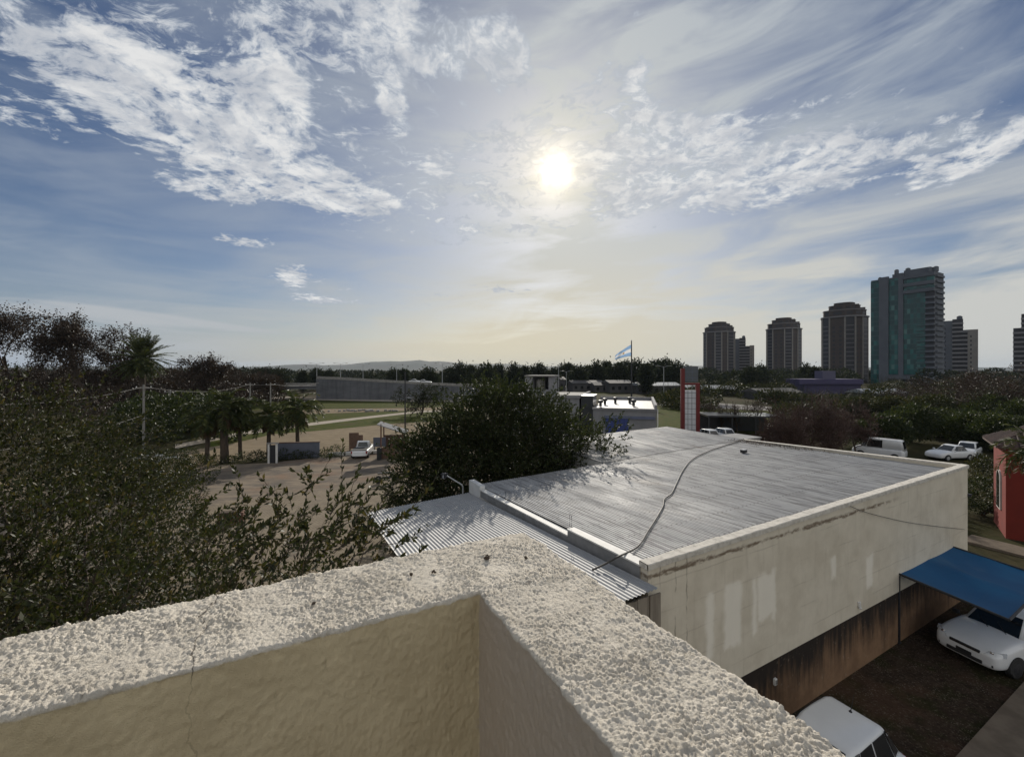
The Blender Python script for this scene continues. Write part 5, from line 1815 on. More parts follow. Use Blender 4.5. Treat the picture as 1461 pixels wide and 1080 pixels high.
# workshop with the blue door
M['grey_wall'] = mat('grey_painted_wall', (.25, .25, .26), (.20, .20, .21), .85, scale=.6, bump=.1)
M['blue_door'] = mat('blue_sheet_door', (.035, .055, .20), (.045, .07, .24), .6, scale=1.2, stretch=(4, 4, .3))
M['blue_trim'] = mat('blue_grey_trim', (.13, .15, .23), (.11, .13, .20), .7, scale=2)
M['bright_roof'] = mat('white_sheet_roof', (.50, .49, .47), (.42, .41, .40), .6, metal=.1, scale=.6, stretch=(3, .4, 1))
wY = 50.0
pL = at(846, 600, wY); pR = at(937, 600, wY - 2)
wa = math.atan2(pR.y - pL.y, pR.x - pL.x)
wlen = (pR - pL).to_2d().length
ws = thing('workshop', 'grey workshop with bright flat roof and blue sliding door beyond the warehouse', 'workshop', (pL.x, pL.y, 0), wa)
zf = at(846, 583, wY).z
depth = 11
MB().prism([(0, 0), (wlen, 0), (wlen, depth), (0, depth)], 0, zf).build('wall', M['grey_wall'], ws)
a = MB()
a.prism([(.2, .45), (wlen - .25, .45), (wlen - .25, depth), (.2, depth)], zf - .3, [zf + .06, zf + .06, zf + .35, zf + .35])
rf_ = a.build('roof', M['bright_roof'], ws)
a = MB()
a.prism([(-.05, -.12), (wlen + .05, -.12), (wlen + .05, .40), (-.05, .40)], zf - .12, zf + .12)
a.prism([(wlen - .22, .41), (wlen + .06, .41), (wlen + .06, depth), (wlen - .22, depth)], zf - .1, [zf + .55, zf + .55, zf + .85, zf + .85])
a.prism([(.0, depth + .01), (wlen, depth + .01), (wlen, depth + .3), (0, depth + .3)], 0, zf + .75)
a.build('parapet', M['grey_wall'], ws)
for k, (x, y) in enumerate([(.75, 1.6), (1.1, 4.2), (2.3, 6.0), (4.1, 6.6), (4.6, 3.2)]):
    m_ = MB().lathe([(.17, 0), (.17, .42), (.30, .46), (.33, .62), (.24, .76), (.05, .80)], (x, y, zf + .10 + y * .022), 14)
    m_.build('roof_vent', M['dark_metal'], rf_)
dr = MB()
dz0 = at(870, 600, wY).z
dr.box((wlen * .385, -.06, 1.65), (wlen * .36, .08, 3.3))
door = dr.build('door', M['blue_door'], ws)
rb = MB()
for k in range(18): rb.box((wlen * .385 - wlen * .17 + k * wlen * .02, -.11, 1.65), (.05, .03, 3.2))
rb.build('door_rib', M['blue_door'], door)
MB().box((wlen * .58, -.10, 3.46), (wlen * .78, .16, .30)).build('door_track', M['blue_trim'], ws)
MB().tube([(wlen + .10, -.1, 0), (wlen + .10, -.1, zf + .1)], .06, 6).build('downpipe', M['white_metal'], ws)

# older building with the tank house, behind the round tree
oa = at(720, 600, 56); ob = at(826, 600, 53)
oang = math.atan2(ob.y - oa.y, ob.x - oa.x); olen = (ob - oa).to_2d().length
ol_ = thing('tank_house_building', 'grey flat roofed building with a raised water tank house behind the round tree', 'building', (oa.x, oa.y, 0), oang)
zo = at(826, 567, 53).z
MB().box((olen / 2, 5, zo / 2), (olen, 10, zo)).build('wall', M['grey_wall'], ol_)
a = MB()
a.box((olen / 2, -.05, zo + .08), (olen + .3, .3, .36)); a.box((olen + .02, 5.2, zo + .08), (.3, 10.1, .36))
a.build('parapet', M['grey_wall'], ol_)
MB().box((olen / 2 - .2, 5, zo + .06), (olen - .6, 9.5, .12)).build('roof', M['concrete'], ol_)
dk = MB().box((olen + .95, 2.2, zo / 2 + .05), (1.5, 3.6, zo + .1))
dk.build('side_bay', M['car_dark'], ol_)
MB().box((olen + .95, 2.2, zo + .16), (1.7, 3.8, .12)).build('side_bay_roof', M['galv'], ol_)
tx = olen * .47
sc_ = MB()
zt0 = zo + .1; zt1 = at(770, 537, 57).z
hb = zt1 - zt0
sc_.box((tx - 1.55, 2.5, zt0 + hb / 2), (1.0, 3.4, hb)); sc_.box((tx + 1.35, 2.5, zt0 + hb / 2), (.45, 3.4, hb)); sc_.box((tx, 4.2, zt0 + hb / 2), (2.4, .2, hb))
sc_.box((tx, 2.4, zt0 + hb * .16), (2.3, 3.2, hb * .32))
sc_.build('tank_house', M['grey_wall'], ol_)
MB().box((tx - .1, 2.5, zt1 + .08), (3.9, 3.8, .16)).build('tank_house_roof', M['concrete'], ol_)
MB().lathe([(.62, 0), (.66, .1), (.66, 1.15), (.5, 1.32), (.15, 1.40)], (tx - .25, 2.2, zt0 + hb * .33), 18).build('water_tank', M['concrete'], ol_, smooth=False)

# flag
fY = 120
fb = at(901, 600, fY); ft = at(901, 487, fY).z
fp = thing('flagpole', 'tall dark flagpole behind the workshop', 'flagpole', (fb.x, fY, 0))
MB().tube([(0, 0, 0), (0, 0, ft)], [.26, .14], 8).build('pole', M['dark_metal'], fp)
MB().lathe([(.05, 0), (.16, .08), (.16, .22), (.05, .32)], (0, 0, ft), 10).build('finial', M['galv'], fp)
M['flag'] = bpy.data.materials.new('flag_cloth'); M['flag'].use_nodes = True
q = G(M['flag'].node_tree); b = M['flag'].node_tree.nodes['Principled BSDF']
uvn = M['flag'].node_tree.nodes.new('ShaderNodeUVMap')
ux, uy, uz = q.sep(uvn.outputs[0])
wht = q.mul(q.ss(uy, .32, .34), q.ss(uy, .68, .66))
colf = q.mix(wht, (.50, .64, .80, 1), (.88, .88, .88, 1))
sunr = q.m('SQRT', q.add(q.pw(q.mul(q.sub(ux, .5), 1.5), 2), q.pw(q.sub(uy, .5), 2)))
colf = q.mix(q.ss(sunr, .11, .09), colf, (.62, .42, .10, 1))
M['flag'].node_tree.links.new(colf, b.inputs['Base Color']); b.inputs['Roughness'].default_value = .8
trf = M['flag'].node_tree.nodes.new('ShaderNodeBsdfTranslucent'); M['flag'].node_tree.links.new(colf, trf.inputs[0])
mxf = M['flag'].node_tree.nodes.new('ShaderNodeMixShader'); mxf.inputs[0].default_value = .7
M['flag'].node_tree.links.new(b.outputs[0], mxf.inputs[1]); M['flag'].node_tree.links.new(trf.outputs[0], mxf.inputs[2])
M['flag'].node_tree.links.new(mxf.outputs[0], M['flag'].node_tree.nodes['Material Output'].inputs[0])
me = bpy.data.meshes.new('flag')
nu, nv = 26, 14
vs = []
for i in range(nu + 1):
    for j in range(nv + 1):
        u, v = i / nu, j / nv
        x = -4.4 * u; z = -1.2 - (1 - v) * 3.1 - u * (1.9 + .6 * v) * 1.0 + .15 * math.sin(u * 9)
        z = -1.0 - (1 - v) * (3.2 - 2.0 * u) - 3.0 * u ** 1.15
        y = .55 * math.sin(u * 7 + v * 2.2) * u + .2 * math.sin(u * 15 + v * 4) * u
        vs.append((x, y, z))
fs = [(i * (nv + 1) + j, (i + 1) * (nv + 1) + j, (i + 1) * (nv + 1) + j + 1, i * (nv + 1) + j + 1) for i in range(nu) for j in range(nv)]
me.from_pydata(vs, [], fs)
uv = me.uv_layers.new()
for lp in me.loops:
    k = lp.vertex_index; uv.data[lp.index].uv = ((k // (nv + 1)) / nu, (k % (nv + 1)) / nv)
fo = link('flag', me, M['flag'], None, True)
fo.location = (fb.x - .15, fY, ft)
sm = fo.modifiers.new('cloth', 'SOLIDIFY'); sm.thickness = .03
tag(fo, 'sky blue and white striped flag hanging from the tall flagpole', 'flag')

# red pylon sign
M['sign_red'] = mat('sign_red', (.145, .010, .010), (.12, .009, .009), .5, scale=2)
M['sign_white'] = mat('sign_white_panel', (.62, .63, .66), (.56, .57, .60), .5, scale=3)
M['sign_grey'] = mat('sign_grey_panel', (.10, .115, .125), (.08, .09, .10), .5, scale=3)
sY = 45
sb = at(984.5, 600, sY); sw = 25 / F * sY; s0 = at(984, 523, sY).z; s1 = at(984, 546, sY).z
sg_ = thing('pylon_sign', 'red framed pylon sign with white tiled panel and grey blank top', 'sign', (sb.x, sY, 0), math.radians(-12))
MB().box((-sw * .40, 0, s0 / 2 - .1), (sw * .20, .5, s0 - .2)).build('column', M['sign_red'], sg_)
MB().box((sw * .40, 0, s1 / 2 - .0), (sw * .20, .5, s1)).build('column', M['sign_red'], sg_)
pn = MB().box((0, 0, s1 / 2 - .35), (sw * .59, .34, s1 - .9)).build('white_panel', M['sign_white'], sg_)
gl = MB()
for k in range(12): gl.box((0, -.185, .9 + k * (s1 - 1.4) / 11), (sw * .58, .03, .03))
for x in (-.13, .08): gl.box((sw * x, -.187, s1 / 2 - .3), (.03, .03, s1 - 1.0))
gl.build('panel_joint', M['dark_metal'], pn)
MB().box((0, -.0, s1 - .12), (sw * .59, .44, .22)).build('cross_beam', M['sign_red'], sg_)
g_ = MB().box((.05, 0, (s0 + s1) / 2 + .05), (sw * .78, .3, (s0 - s1) * .96)).build('top_panel', M['sign_grey'], sg_)
gl = MB()
for x in (-.18, .1): gl.box((sw * x, -.165, (s0 + s1) / 2), (.03, .02, (s0 - s1) * .9))
for z in (.3, .68): gl.box((.05, -.168, s1 + (s0 - s1) * z), (sw * .76, .02, .03))
gl.build('panel_joint', M['blue_trim'], g_)

# dark carport and cars under the bare saplings
for px, Y, lab, rz in ((1006, 54, 'silver car showing just above the roof, nearest the pylon sign', 100), (1028, 55, 'second silver car showing just above the roof by the carport', 100)):
    p = at(px, 600, Y)
    make_car('parked_car', lab, 'car', 4.1, 1.7, 1.5, 'hatch', 'car_white', (p.x, Y, 0), math.radians(rz), 'cars by the carport', detail=False)
p = at(1052, 600, 60)
cp_ = thing('carport', 'low dark carport behind the two silver cars', 'carport', (p.x, 60, 0), math.radians(-8))
MB().box((0, 0, 2.55), (9.5, 5, .22)).build('roof', M['car_dark'], cp_)
for x in (-4.5, -1.5, 1.5, 4.5): MB().box((x, -2.3, 1.2), (.14, .14, 2.5)).build('post', M['dark_metal'], cp_)
MB().box((0, 2.3, 1.2), (9.4, .2, 2.4)).build('back_wall', M['car_dark'], cp_)

# low houses along the middle distance
M['far_roof'] = mat('far_roof', (.12, .115, .11), (.08, .075, .075), .8, scale=.5)
M['far_wall'] = mat('far_wall', (.085, .08, .08), (.06, .058, .06), .9, scale=.5)
k = 0
for px, Y, w, h, dd, lab in [(1010, 150, 16, 3.2, 8, 'low pale roofed shed left of the leftmost brown tower foot'), (1100, 130, 14, 3.0, 8, 'low pale roofed shed under the middle brown tower'), (880, 165, 9, 7.5, 8, 'dim grey block left of the flagpole foot'), (935, 160, 16, 6.0, 8, 'long dim shed right of the flagpole foot'),
                              (835, 175, 13, 6.8, 8, 'dim house roof above the curved road'), (790, 180, 8, 6.6, 8, 'dim little house left of the curved road'), (1250, 120, 12, 3.4, 7, 'low pale shed at the left foot of the green tower'), (858, 168, 7, 5.6, 6, 'small pale block right of the curved road')]:
    p = at(px, 600, Y)
    h *= .50 if 830 < px < 940 else .72
    t = thing('low_house', lab, 'house', (p.x, Y, 0), math.radians(-6 + (k * 37 % 19)))
    MB().box((0, 0, h / 2), (w, dd, h)).build('wall', M['far_wall'], t)
    v = [(-w / 2 - .4, -dd / 2 - .4, h), (w / 2 + .4, -dd / 2 - .4, h), (w / 2 + .4, dd / 2 + .4, h), (-w / 2 - .4, dd / 2 + .4, h), (-w / 2 - .4, 0, h + 1.1), (w / 2 + .4, 0, h + 1.1)]
    MB().raw(v, [(0, 1, 5, 4), (2, 3, 4, 5), (1, 2, 5), (3, 0, 4), (3, 2, 1, 0)]).build('roof', M['far_roof'] if k % 3 else M['galv'], t)
    wn_ = MB()
    for x in np.arange(-w / 2 + 1.2, w / 2 - 1, 2.6): wn_.box((x, -dd / 2 - .02, h * .5), (1.1, .06, 1.2))
    wn_.build('windows', M['glass'], t)
    k += 1
# purple flat building
M['purple'] = mat('purple_paint', (.06, .052, .12), (.05, .044, .10), .8, scale=.3)
M['purple_light'] = mat('pale_purple_paint', (.10, .095, .15), (.09, .085, .135), .8, scale=.3)
pY = 150
pa = at(1147, 600, pY); pb = at(1228, 600, pY)
pp = thing('purple_building', 'long flat purple building at the feet of the brown towers', 'building', ((pa.x + pb.x) / 2, pY, 0), math.radians(0))
pw = pb.x - pa.x
z1_ = at(1190, 541, pY).z
MB().box((0, 5, z1_ / 2), (pw, 10, z1_)).build('wall', M['purple'], pp)
MB().box((-1, -.3, z1_ - .9), (pw + 2.5, 1.2, 1.7)).build('fascia', M['purple'], pp)
MB().box((-.02 * pw, 3, z1_ + 1.45), (pw * .23, 4, 2.9)).build('roof_box', M['purple_light'], pp)

# ------------------------------------------------------------------ towers
M['t_brown'] = mat('tower_brown', (.090, .072, .064), (.072, .058, .052), .85, scale=.3)
M['t_cream'] = mat('tower_cream', (.28, .26, .235), (.23, .215, .20), .85, scale=.3)
M['t_slab'] = mat('tower_slab', (.25, .24, .245), (.20, .195, .20), .85, scale=.3)
M['t_dark'] = mat('tower_recess', (.028, .027, .032), (.04, .038, .045), .5, scale=.2)
M['t_grey'] = mat('tower_grey', (.125, .135, .155), (.10, .11, .13), .8, scale=.2)


def green_glass(q, v, c, b):
    x, y, z = q.sep(v)
    fl = q.m('FLOOR', q.mul(z, 1 / 3.0)); cl = q.m('FLOOR', q.mul(q.add(y, q.mul(x, .73)), 1 / 1.5))
    wn_ = q.nt.nodes.new('ShaderNodeTexWhiteNoise'); wn_.noise_dimensions = '3D'
    q.put(wn_.inputs['Vector'], q.comb(fl, cl, 0.0))
    c = q.mix(q.ss(wn_.outputs[0], .3, 1.0), (.002, .045, .045, 1), (.006, .13, .12, 1))
    c = q.mix(q.mul(q.ss(wn_.outputs[0], .90, .97), .6), c, (.12, .22, .20, 1))
    fz = q.m('FRACT', q.mul(z, 1 / 3.0))
    c = q.mix(q.mul(q.ss(q.m('ABSOLUTE', q.sub(fz, .5)), .38, .46), .7), c, (.035, .085, .085, 1))
    return c


M['t_balc'] = mat('glazed_balcony', (.05, .115, .115), (.04, .09, .09), .4, scale=.3)
M['t_glass'] = mat('green_curtain_glass', (.01, .07, .068), None, .25, scale=.3, extra=green_glass, spec=.6)


def round_tower(lab, px, Y, w_px, top_py, seed, rot=0):
    """brown residential tower: twelve-sided shaft with cream pilasters, dark bays with slabs, stepped crown"""
    p = at(px, 600, Y)
    Rr = w_px / F * Y * math.cos(math.atan((px - CX) / F)) / 2 * 1.0
    zt = at(px, top_py, Y).z
    t = thing('apartment_tower', lab, 'tower block', (p.x, Y, 0), ANG + math.radians(rot), 'brown rounded towers')
    zc = zt * .845                                   # cornice
    n = 12
    ang_ = [2 * math.pi * (k + .5) / n for k in range(n)]
    sq = lambda a, r: (r * math.copysign(abs(math.cos(a)) ** .75, math.cos(a)), r * math.copysign(abs(math.sin(a)) ** .75, math.sin(a)))
    poly = [sq(a, Rr * .95) for a in ang_]
    MB().prism(poly, 0, zc).build('shaft', M['t_brown'], t)
    slab, wins = MB(), MB()
    for k in range(n):
        a, b = Vector((*poly[k], 0)), Vector((*poly[(k + 1) % n], 0))
        mid = (a + b) / 2; d = (b - a); L_ = d.length; ang = math.atan2(d.y, d.x); d.normalize(); nrm = Vector((d.y, -d.x, 0))
        if nrm.dot(mid) < 0: nrm = -nrm
        MB().box((a.x, a.y, zc / 2), (.9, .9, zc), ang).build('pilaster', M['t_cream'], t)
        if k % 2 == 0:
            MB().box((mid.x + nrm.x * .02, mid.y + nrm.y * .02, zc / 2), (L_ * .80, .5, zc - .5), ang).build('balcony_bay', M['t_dark'], t)
            for f in range(1, int(zc / 3)):
                slab.box((mid.x + nrm.x * .30, mid.y + nrm.y * .30, f * 3.0), (L_ * .76, .55, .42), ang)
        else:
            for f in range(1, int(zc / 3)):
                for s in (-.22, .22):
                    c = mid + d * (L_ * s) + nrm * .02
                    wins.box((c.x, c.y, f * 3.0 - 1.0), (L_ * .16, .12, 1.5), ang)
    MB().prism([sq(a, Rr * 1.03) for a in ang_], zc + .01, zc + .9).build('cornice', M['t_slab'], t)
    z = zc + .9
    tiers = [(.90, .075), (.66, .055), (.44, .028)]
    for i, (f, dh) in enumerate(tiers):
        h = zt * dh
        pl_ = [sq(a, Rr * f) for a in ang_]
        MB().prism(pl_, z + .01, z + h).build('crown_tier', M['t_brown'], t)
        for k in range(n):
            a, b = Vector((*pl_[k], 0)), Vector((*pl_[(k + 1) % n], 0)); mid = (a + b) / 2; ang = math.atan2((b - a).y, (b - a).x)
            wins.box((mid.x, mid.y, z + h * .5), ((b - a).length * .6, .3, h * .5), ang)
        MB().prism([sq(a, Rr * f * 1.03) for a in ang_], z + h + .01, z + h + .5).build('ledge', M['t_slab'] if i < 1 else M['t_brown'], t)
        z += h + .5
    for sx, sy, hh in ((.70, .22, .085), (-.66, -.30, .07), (.20, -.74, .12), (-.2, -.60, .16), (.5, -.5, .11), (-.75, .3, .10)):
        MB().box((Rr * sx, Rr * sy, zc + zt * hh / 2 + .5), (Rr * .26, Rr * .26, zt * hh), .3).build('tank_house', M['t_brown'], t)
    for pm, nm, mm in ((slab, 'balcony_slab', 't_slab'), (wins, 'windows', 't_dark')):
        o = pm.build(nm, M[mm], t, fixn=False)
        if nm in ('windows', 'balcony_slab'): o['kind'] = 'stuff'
    return t


round_tower('leftmost brown rounded tower with a slab block at its right', 1026, 425, 43, 463.5, 1)
round_tower('middle brown rounded tower standing alone', 1118, 400, 50, 458, 2, 12)
round_tower('rightmost and tallest brown rounded tower next to the green tower', 1204.5, 300, 66, 438, 3, 5)


def slab_block(lab, px, Y, w_px, top_py, sub, flip=False):
    """stepped slab block with plain side and banded balconies; parts stand side by side"""
    p = at(px, 600, Y)
    c = math.cos(math.atan((px - CX) / F))
    Wt = w_px / F * Y * c
    t = thing('apartment_block', lab, 'tower block', (p.x, Y, 0), -math.atan((px - CX) / F), 'stepped slab blocks')
    for (x0, x1, tpy, kind) in sub:
        x0w, x1w = (x0 - .5) * Wt, (x1 - .5) * Wt
        z = at(px, tpy, Y).z
        if kind == 'plain':
            MB().box(((x0w + x1w) / 2, 6, z / 2), (x1w - x0w - .02, 12, z)).build('side_wall', M['t_cream'] if sub[0][3] == 'plain' and x0 > .5 else M['t_grey'], t)
            w_ = MB()
            for f in range(2, int(z / 3)): w_.box(((x0w + x1w) / 2 - (x1w - x0w) * .18, -.02, f * 3.0 - 1), ((x1w - x0w) * .14, .1, 1.3))
            w_.build('windows', M['t_dark'], t)
        else:
            MB().box(((x0w + x1w) / 2, 6.6, z / 2), (x1w - x0w - .02, 11, z)).build('balcony_wall', M['t_dark'], t)
            for f in range(2, int(z / 3) + 1):
                MB().box(((x0w + x1w) / 2, .6, min(f * 3.0, z) - .4), (x1w - x0w + .3, 2.2, 1.15)).build('balcony', M['t_slab'], t)
    zc = at(px, top_py, Y).z
    MB().lathe([(1.2, 0), (1.5, .4), (1.5, 2.0), (.6, 2.6)], (Wt * ((sub[1][0] + sub[1][1]) / 2 - .45), 5, at(px, sub[1][2], Y).z), 12).build('water_tank', M['t_grey'], t)
    return t


slab_block('stepped slab block directly right of the leftmost brown tower', 1060, 440, 32, 481, [(0, .34, 483, 'plain'), (.34, .62, 482, 'bal'), (.62, .80, 494, 'bal'), (.80, 1.0, 493, 'plain')])
slab_block('stepped slab block directly right of the green glass tower', 1369, 300, 52, 453, [(0, .30, 457, 'plain'), (.30, .60, 455, 'bal'), (.60, .72, 471, 'bal'), (.72, 1.0, 471, 'plain')])
slab_block('banded block cut off by the right edge of the photo', 1472, 270, 54, 446, [(0, .22, 467, 'bal'), (.22, .55, 447, 'bal'), (.55, 1.0, 444, 'plain')])

# green glass tower
gA = at(1334, 600, 242)
gt = thing('glass_tower', 'tall green glass tower with grey piers and rooftop tanks', 'tower block', (gA.x, gA.y, 0), ANG)
LT, WT, KY = 30.4, 13.0, .865
Ht_ = at(1300, 392, 250).z + .5
MB().box((WT / 2 + .35, LT / 2, Ht_ / 2 - .1), (WT - .7, LT - .4, Ht_ - .2)).build('core', M['t_grey'], gt)
# facade towards -x, y runs away from the viewer (towards the left in the picture)
def band(y0, y1, z0, z1, dpt, nm, m_, n=1):
    y0, y1 = y0 * KY, y1 * KY
    return MB().box((.35 - dpt / 2, (y0 + y1) / 2, (z0 + z1) / 2), (dpt, y1 - y0, z1 - z0)).build(nm, M[m_], gt)
band(29.5, 34.8, 0, Ht_ - 1, .5, 'glass_strip', 't_glass')
band(24.2, 29.5, 0, Ht_ + .6, 1.6, 'pier', 't_grey')
band(18.6, 24.2, 6, Ht_ - 1.2, .6, 'glass_strip', 't_glass')
band(16.0, 18.6, 0, Ht_ + 1.5, 1.5, 'pier', 't_grey')
band(4.6, 16.0, 6, Ht_ - 11, .7, 'glass_strip', 't_glass')
band(.2, 4.6, 6, Ht_ - 2.5, .3, 'balcony_recess', 't_dark')
for k, z in enumerate((Ht_ - 1.6, Ht_ - 6.2, Ht_ - 10.4)):
    band(.0, 16.0, z - 1.0, z + 1.0, 1.7, 'top_band', 't_grey')
band(.2, 15.9, Ht_ - 5.2, Ht_ - 2.6, .8, 'top_glazing', 't_glass')
band(.2, 15.9, Ht_ - 9.4, Ht_ - 7.2, .8, 'top_glazing', 't_glass')
for f in range(2, int((Ht_ - 12) / 3.1)):
    band(.0, 4.5, f * 3.1 + .2, f * 3.1 + 1.4, 1.8, 'balcony', 't_grey')
for f in range(2, 12): band(4.6, 9.4, f * 3.1 + .2, f * 3.1 + 1.1, 1.2, 'balcony', 't_balc')
band(.1, 24.0, 3.2, 5.6, 3.0, 'podium_band', 't_grey')
for f in range(1, int(Ht_ / 3.1)):
    MB().box((WT / 2, -.2, f * 3.1 + .8), (WT * .8, 1.0, 1.2)).build('end_balcony', M['t_grey'], gt)
MB().box((6.4, 8.5, Ht_ + 1.5), (9, 12, 3.2)).build('penthouse', M['t_grey'], gt)
MB().box((6.4, 18.0, Ht_ + .9), (8, 4.4, 2.0)).build('penthouse', M['t_grey'], gt)
for x, y, z, r_, h_ in ((3, 21.2, Ht_ + 1.9, 1.1, 3.0), (3.0, 15, Ht_ + 3.1, 1.2, 1.6), (2.2, 3.4, Ht_, 1.2, 3.0), (3.6, .9, Ht_, 1.3, 3.2), (2.5, 30.5, Ht_, 1.0, 1.6)):
    MB().lathe([(r_ * .9, 0), (r_, .3), (r_, h_ - .5), (r_ * .5, h_), (.1, h_ + .1)], (x, y * KY, z - .1), 14).build('water_tank', M['t_grey'], gt)

# ------------------------------------------------------------------ yard furniture
M['wall_blue'] = mat('slate_painted_wall', (.115, .125, .16), (.09, .10, .13), .85, scale=1)
M['brick'] = mat('terracotta', (.16, .075, .05), (.11, .055, .038), .9, scale=4)
M['ply'] = mat('plywood_brown', (.14, .085, .058), (.10, .062, .044), .85, scale=2.5)
a = gp(396, 655); b = gp(456, 653)
an_ = math.atan2(b.y - a.y, b.x - a.x); ln = (b - a).to_2d().length
t = thing('yard_wall', 'low slate grey wall at the far side of the yard among the palms', 'wall', (a.x, a.y, 0), an_)
MB().box((ln / 2, 0, .80), (ln, .18, 1.6)).build('wall_panel', M['wall_blue'], t)
MB().box((ln / 2, 0, 1.63), (ln + .1, .26, .07)).build('wall_cap', M['ply'], t)
a = gp(388, 661)
t = thing('gate_post', 'white framed gate post with dark shrub at the left end of the slate wall', 'gate post', (a.x, a.y, 0), an_)
for x in (-.28, .42): MB().box((x, 0, .95), (.16, .16, 1.9), 0, .01).build('post', M['white_paint'], t)
MB().box((.07, 0, 1.93), (1.0, .3, .08)).build('lintel', M['concrete'], t)
MB().box((.07, .02, .9), (.5, .06, 1.7)).build('gate_leaf', M['dark_metal'], t)
# low kerb and fence across the yard's far edge
fa, fb_ = gp(462, 651), gp(640, 641)
fan = math.atan2(fb_.y - fa.y, fb_.x - fa.x); fl_ = (fb_ - fa).to_2d().length
t = thing('yard_kerb', 'low whitish broken kerb wall with brown wire fence along the far yard edge', 'kerb wall', (fa.x, fa.y, 0), fan)
m1 = MB(); x = .3
while x < fl_ - 1:
    w = random.uniform(.8, 2.0); m1.box((x + w / 2, random.uniform(-.03, .03), .17), (w - .15, .3, .34), 0, .03); x += w
m1.build('kerb_block', M['white_paint'], t)
for k in range(11): MB().box((k * fl_ / 10.5, .35, .45), (.07, .07, .95)).build('fence_post', M['ply'], t)
m1 = MB()
for z in (.35, .6, .85): m1.tube([(0, .35, z), (fl_, .35, z)], .012, 4)
m1.build('fence_wire', M['ply'], t)
# board sign behind the pickup
a = gp(507, 642)
t = thing('plywood_board', 'stepped brown plywood board standing behind the white pickup', 'board', (a.x, a.y, 0), .1)
MB().box((-.15, 0, 1.05), (1.05, .06, 1.75)).build('panel', M['ply'], t)
MB().box((.60, .01, .95), (.44, .06, 1.45)).build('panel', M['ply'], t)
for x in (-.55, .7): MB().box((x, .08, .8), (.08, .08, 1.6)).build('post', M['dark_metal'], t)
# kiosk
M['slate_roof'] = mat('slate_sheet', (.17, .175, .19), (.13, .135, .15), .9, scale=3, spec=.2)
a = gp(560, 652)
t = thing('wooden_kiosk', 'small reddish wooden kiosk with tilted grey roof beside the round tree', 'kiosk', (a.x, a.y, 0), math.radians(8))
for x in (-1.0, 1.1):
    for y in (-.9, .9): MB().box((x, y, 1.3 + (.45 if x < 0 else 0)), (.12, .12, 2.6 + (.9 if x < 0 else 0))).build('post', M['brick'], t)
MB().raw([(-1.35, -1.2, 3.55), (1.5, -1.2, 2.55), (1.5, 1.3, 2.55), (-1.35, 1.3, 3.55), (-1.35, -1.2, 3.47), (1.5, -1.2, 2.47), (1.5, 1.3, 2.47), (-1.35, 1.3, 3.47)],
         [(0, 1, 2, 3), (7, 6, 5, 4), (0, 4, 5, 1), (1, 5, 6, 2), (2, 6, 7, 3), (3, 7, 4, 0)]).build('roof', M['slate_roof'], t)
MB().box((.05, .9, 1.2), (2.0, .06, 1.9)).build('back_panel', M['ply'], t)
MB().box((.05, -.9, .6), (2.0, .08, 1.1)).build('counter', M['ply'], t)
a = gp(537, 655)
t = thing('menu_board', 'dark slate notice board on a post beside the kiosk', 'board', (a.x, a.y + 1.0, 0), .06)
MB().box((0, 0, 1.55), (1.25, .07, .95)).build('panel', M['wall_blue'], t)
MB().box((.1, .06, .8), (.09, .08, 1.6)).build('post', M['dark_metal'], t)
a = gp(541, 656)
t = thing('dark_bin', 'dark upright bin standing before the notice board', 'bin', (a.x, a.y, 0), 0)
MB().lathe([(.20, 0), (.23, .05), (.24, 1.05), (.25, 1.08)], (0, 0, 0), 14).build('bin_body', M['dark_metal'], t)
MB().lathe([(.25, 1.09), (.20, 1.2), (.04, 1.24)], (0, 0, 0), 14).build('bin_lid', M['black'], t)
# motorcycle
a = gp(552, 689)
t = thing('motorcycle', 'dark motorcycle parked at the left foot of the round tree', 'motorcycle', a, math.radians(20))
for x in (-.65, .65):
    w_ = MB().lathe([(.21, -.045), (.28, -.05), (.31, 0), (.28, .05), (.21, .045)], (x, 0, .31), 20, 'Y').build('wheel', M['black'], t)
    MB().lathe([(.02, -.05), (.19, -.02), (.19, .02), (.02, .05)], (x, 0, .31), 14, 'Y').build('hub', M['galv'], w_)
MB().tube([(-.65, 0, .33), (-.2, 0, .45), (.2, 0, .42), (.45, 0, .75)], [.05, .09, .12, .06], 8).build('engine_frame', M['dark_metal'], t)
MB().tube([(.65, .06, .31), (.42, .06, .95)], .025, 6).tube([(.65, -.06, .31), (.42, -.06, .95)], .025, 6).build('fork', M['chrome'], t)
MB().box((.12, 0, .80), (.48, .26, .22), 0, .09).build('fuel_tank', M['car_dark'], t)
MB().box((-.40, 0, .80), (.62, .24, .10), 0, .04).build('saddle', M['black'], t)
MB().tube([(.36, -.36, 1.05), (.44, 0, 1.0), (.36, .36, 1.05)], .018, 6).build('handlebar', M['chrome'], t)
MB().lathe([(.02, 0), (.09, .03), (.10, .09)], (.50, 0, .92), 12, 'X').build('headlight', M['lamp_clear'], t)
# white frame at the left
a = gp(226, 689)
t = thing('white_gateway', 'white post and lintel gateway seen through the leafy tree', 'gateway', (a.x, a.y, 0), .15)
for x in (0, -1.3): MB().box((x, 0, 1.1), (.30, .28, 2.2), 0, .01).build('post', M['white_paint'], t)
MB().box((-.62, .0, 2.12), (1.75, .24, .24), 0, .01).build('lintel', M['white_paint'], t)
MB().box((-.66, .1, .5), (1.0, .14, 1.0)).build('panel', M['wall_blue'], t)
MB().box((.75, .1, 1.95), (1.2, .14, .14)).build('rail', M['white_paint'], t)
